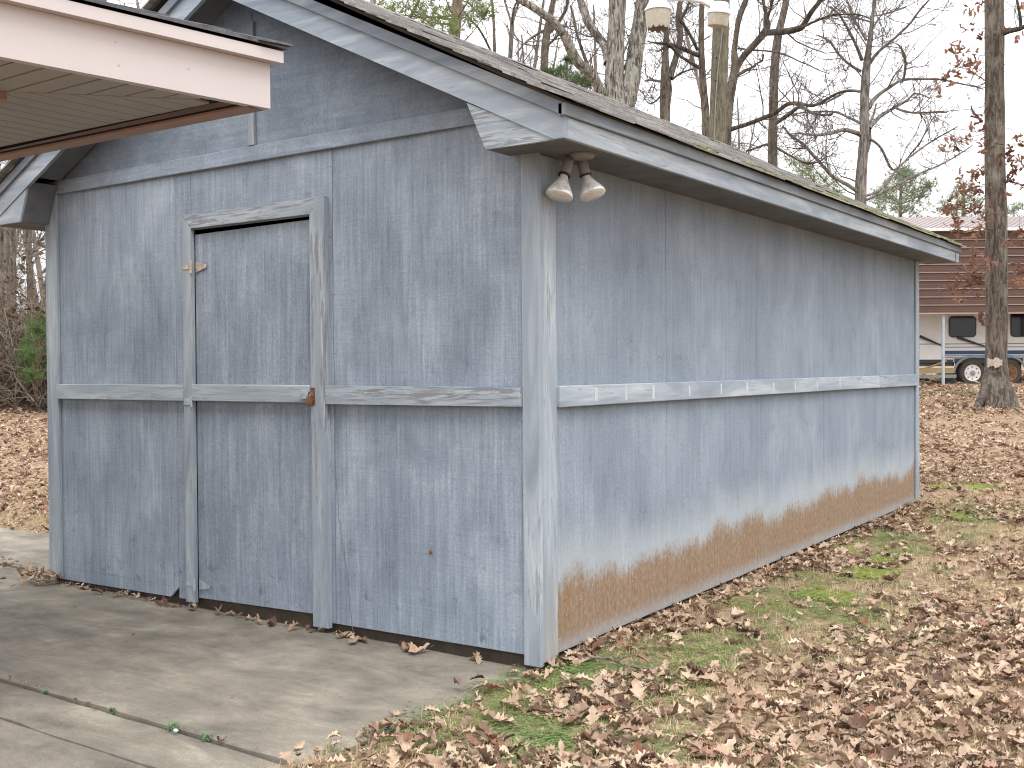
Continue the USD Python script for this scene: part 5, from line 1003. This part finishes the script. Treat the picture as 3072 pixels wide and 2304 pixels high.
for k in range(len(x)):
    isg = rng.random() < np.clip(gx_[k]*(3.6*(nn[k]-.36))*1.3, 0, .92) or (nn[k] > .64 and rng.random() < .35)
    if isg: kk = 7+int(rng.integers(3)) if (n2_[k] > .47 or rng.random() < .25) else 4+int(rng.integers(3))
    else:
        if rng.random() > .45+.55*(n2_[k] > .47): continue
        kk = int(rng.integers(4))
    q = rng.uniform(0, 6.28); s = rng.uniform(.6, 1.15); ids.append(kk); pos.append((x[k], y[k], max(float(terrain(x[k], y[k])), SLAB_Z if outside_slab(x[k], y[k]) < .01 else -9))); ori.append(Gf.Quath(float(math.cos(q/2)), 0, 0, float(math.sin(q/2)))); scl.append((s, s, s*rng.uniform(.7, 1.1)))
gi = instancer('/World/grass', TP, TM, ids, pos, ori, scl, False); meta(gi.GetPrim(), 'thin straw coloured grass and green clover between the fallen leaves', 'grass')
# moss cushions
rng2 = np.random.default_rng(15); ms = []
for px, py, rr, cnt in MOSSY:
    d0 = 1.30*F/(py-1100); c = at(px, py, d0)
    for _ in range(cnt):
        o = c+np.array([rng2.normal(0, .5), rng2.normal(0, .5), 0])*rr*d0/F; s = trimesh.creation.icosphere(1, 1.0); s.vertices *= np.array([rng2.uniform(.02, .06), rng2.uniform(.02, .06), rng2.uniform(.008, .02)]); s.vertices *= 1+.25*(meshkit.noise(s.vertices*90+o*7, 3)-.5)[:, None]
        s.apply_translation((o[0], o[1], terrain(o[0], o[1])+.004)); ms.append(s)
solo('moss_patches', cat(ms), MOSS, smooth=True, label='low yellow green moss cushions among the leaves right of the shed', category='moss', kind='stuff')
# weeds in the joint of the driveway
WEED = plain('weed_green', (.13, .20, .10), .7, var=.3, scale=40)
def weed(x, y, s, label, seed):
    r_ = np.random.default_rng(seed); V_, F_ = tuft(r_, 34, s, .0032, s*.28, .95); v2, f2 = clover(r_); v2 = v2*s*14
    v2[:, 2] += .01
    solo('weed', (np.vstack([V_, v2])+[x, y, SLAB_Z], np.vstack([F_, f2+len(V_)])), WEED, label=label, category='weed', group='weeds in the driveway joint')
weed(-.71, -1.372, .05, 'bushiest green weed in the driveway joint, left of the pale pebble', 1); weed(-1.09, -1.37, .026, 'small flat weed in the driveway joint nearest the left edge of the slab', 2)
weed(-.53, -1.372, .034, 'spreading weed in the driveway joint, nearest the leafy lawn', 3); weed(-1.55, -1.37, .02, 'dried sprout in the driveway joint at the far left', 4)
pb = trimesh.creation.icosphere(2, 1.0); pb.vertices *= [.011, .009, .007]; pb.apply_translation((-.665, -1.40, SLAB_Z+.006)); solo('pebble', pb, PATCH, smooth=True, label='pale pebble beside the bushy weed in the driveway joint', category='pebble')
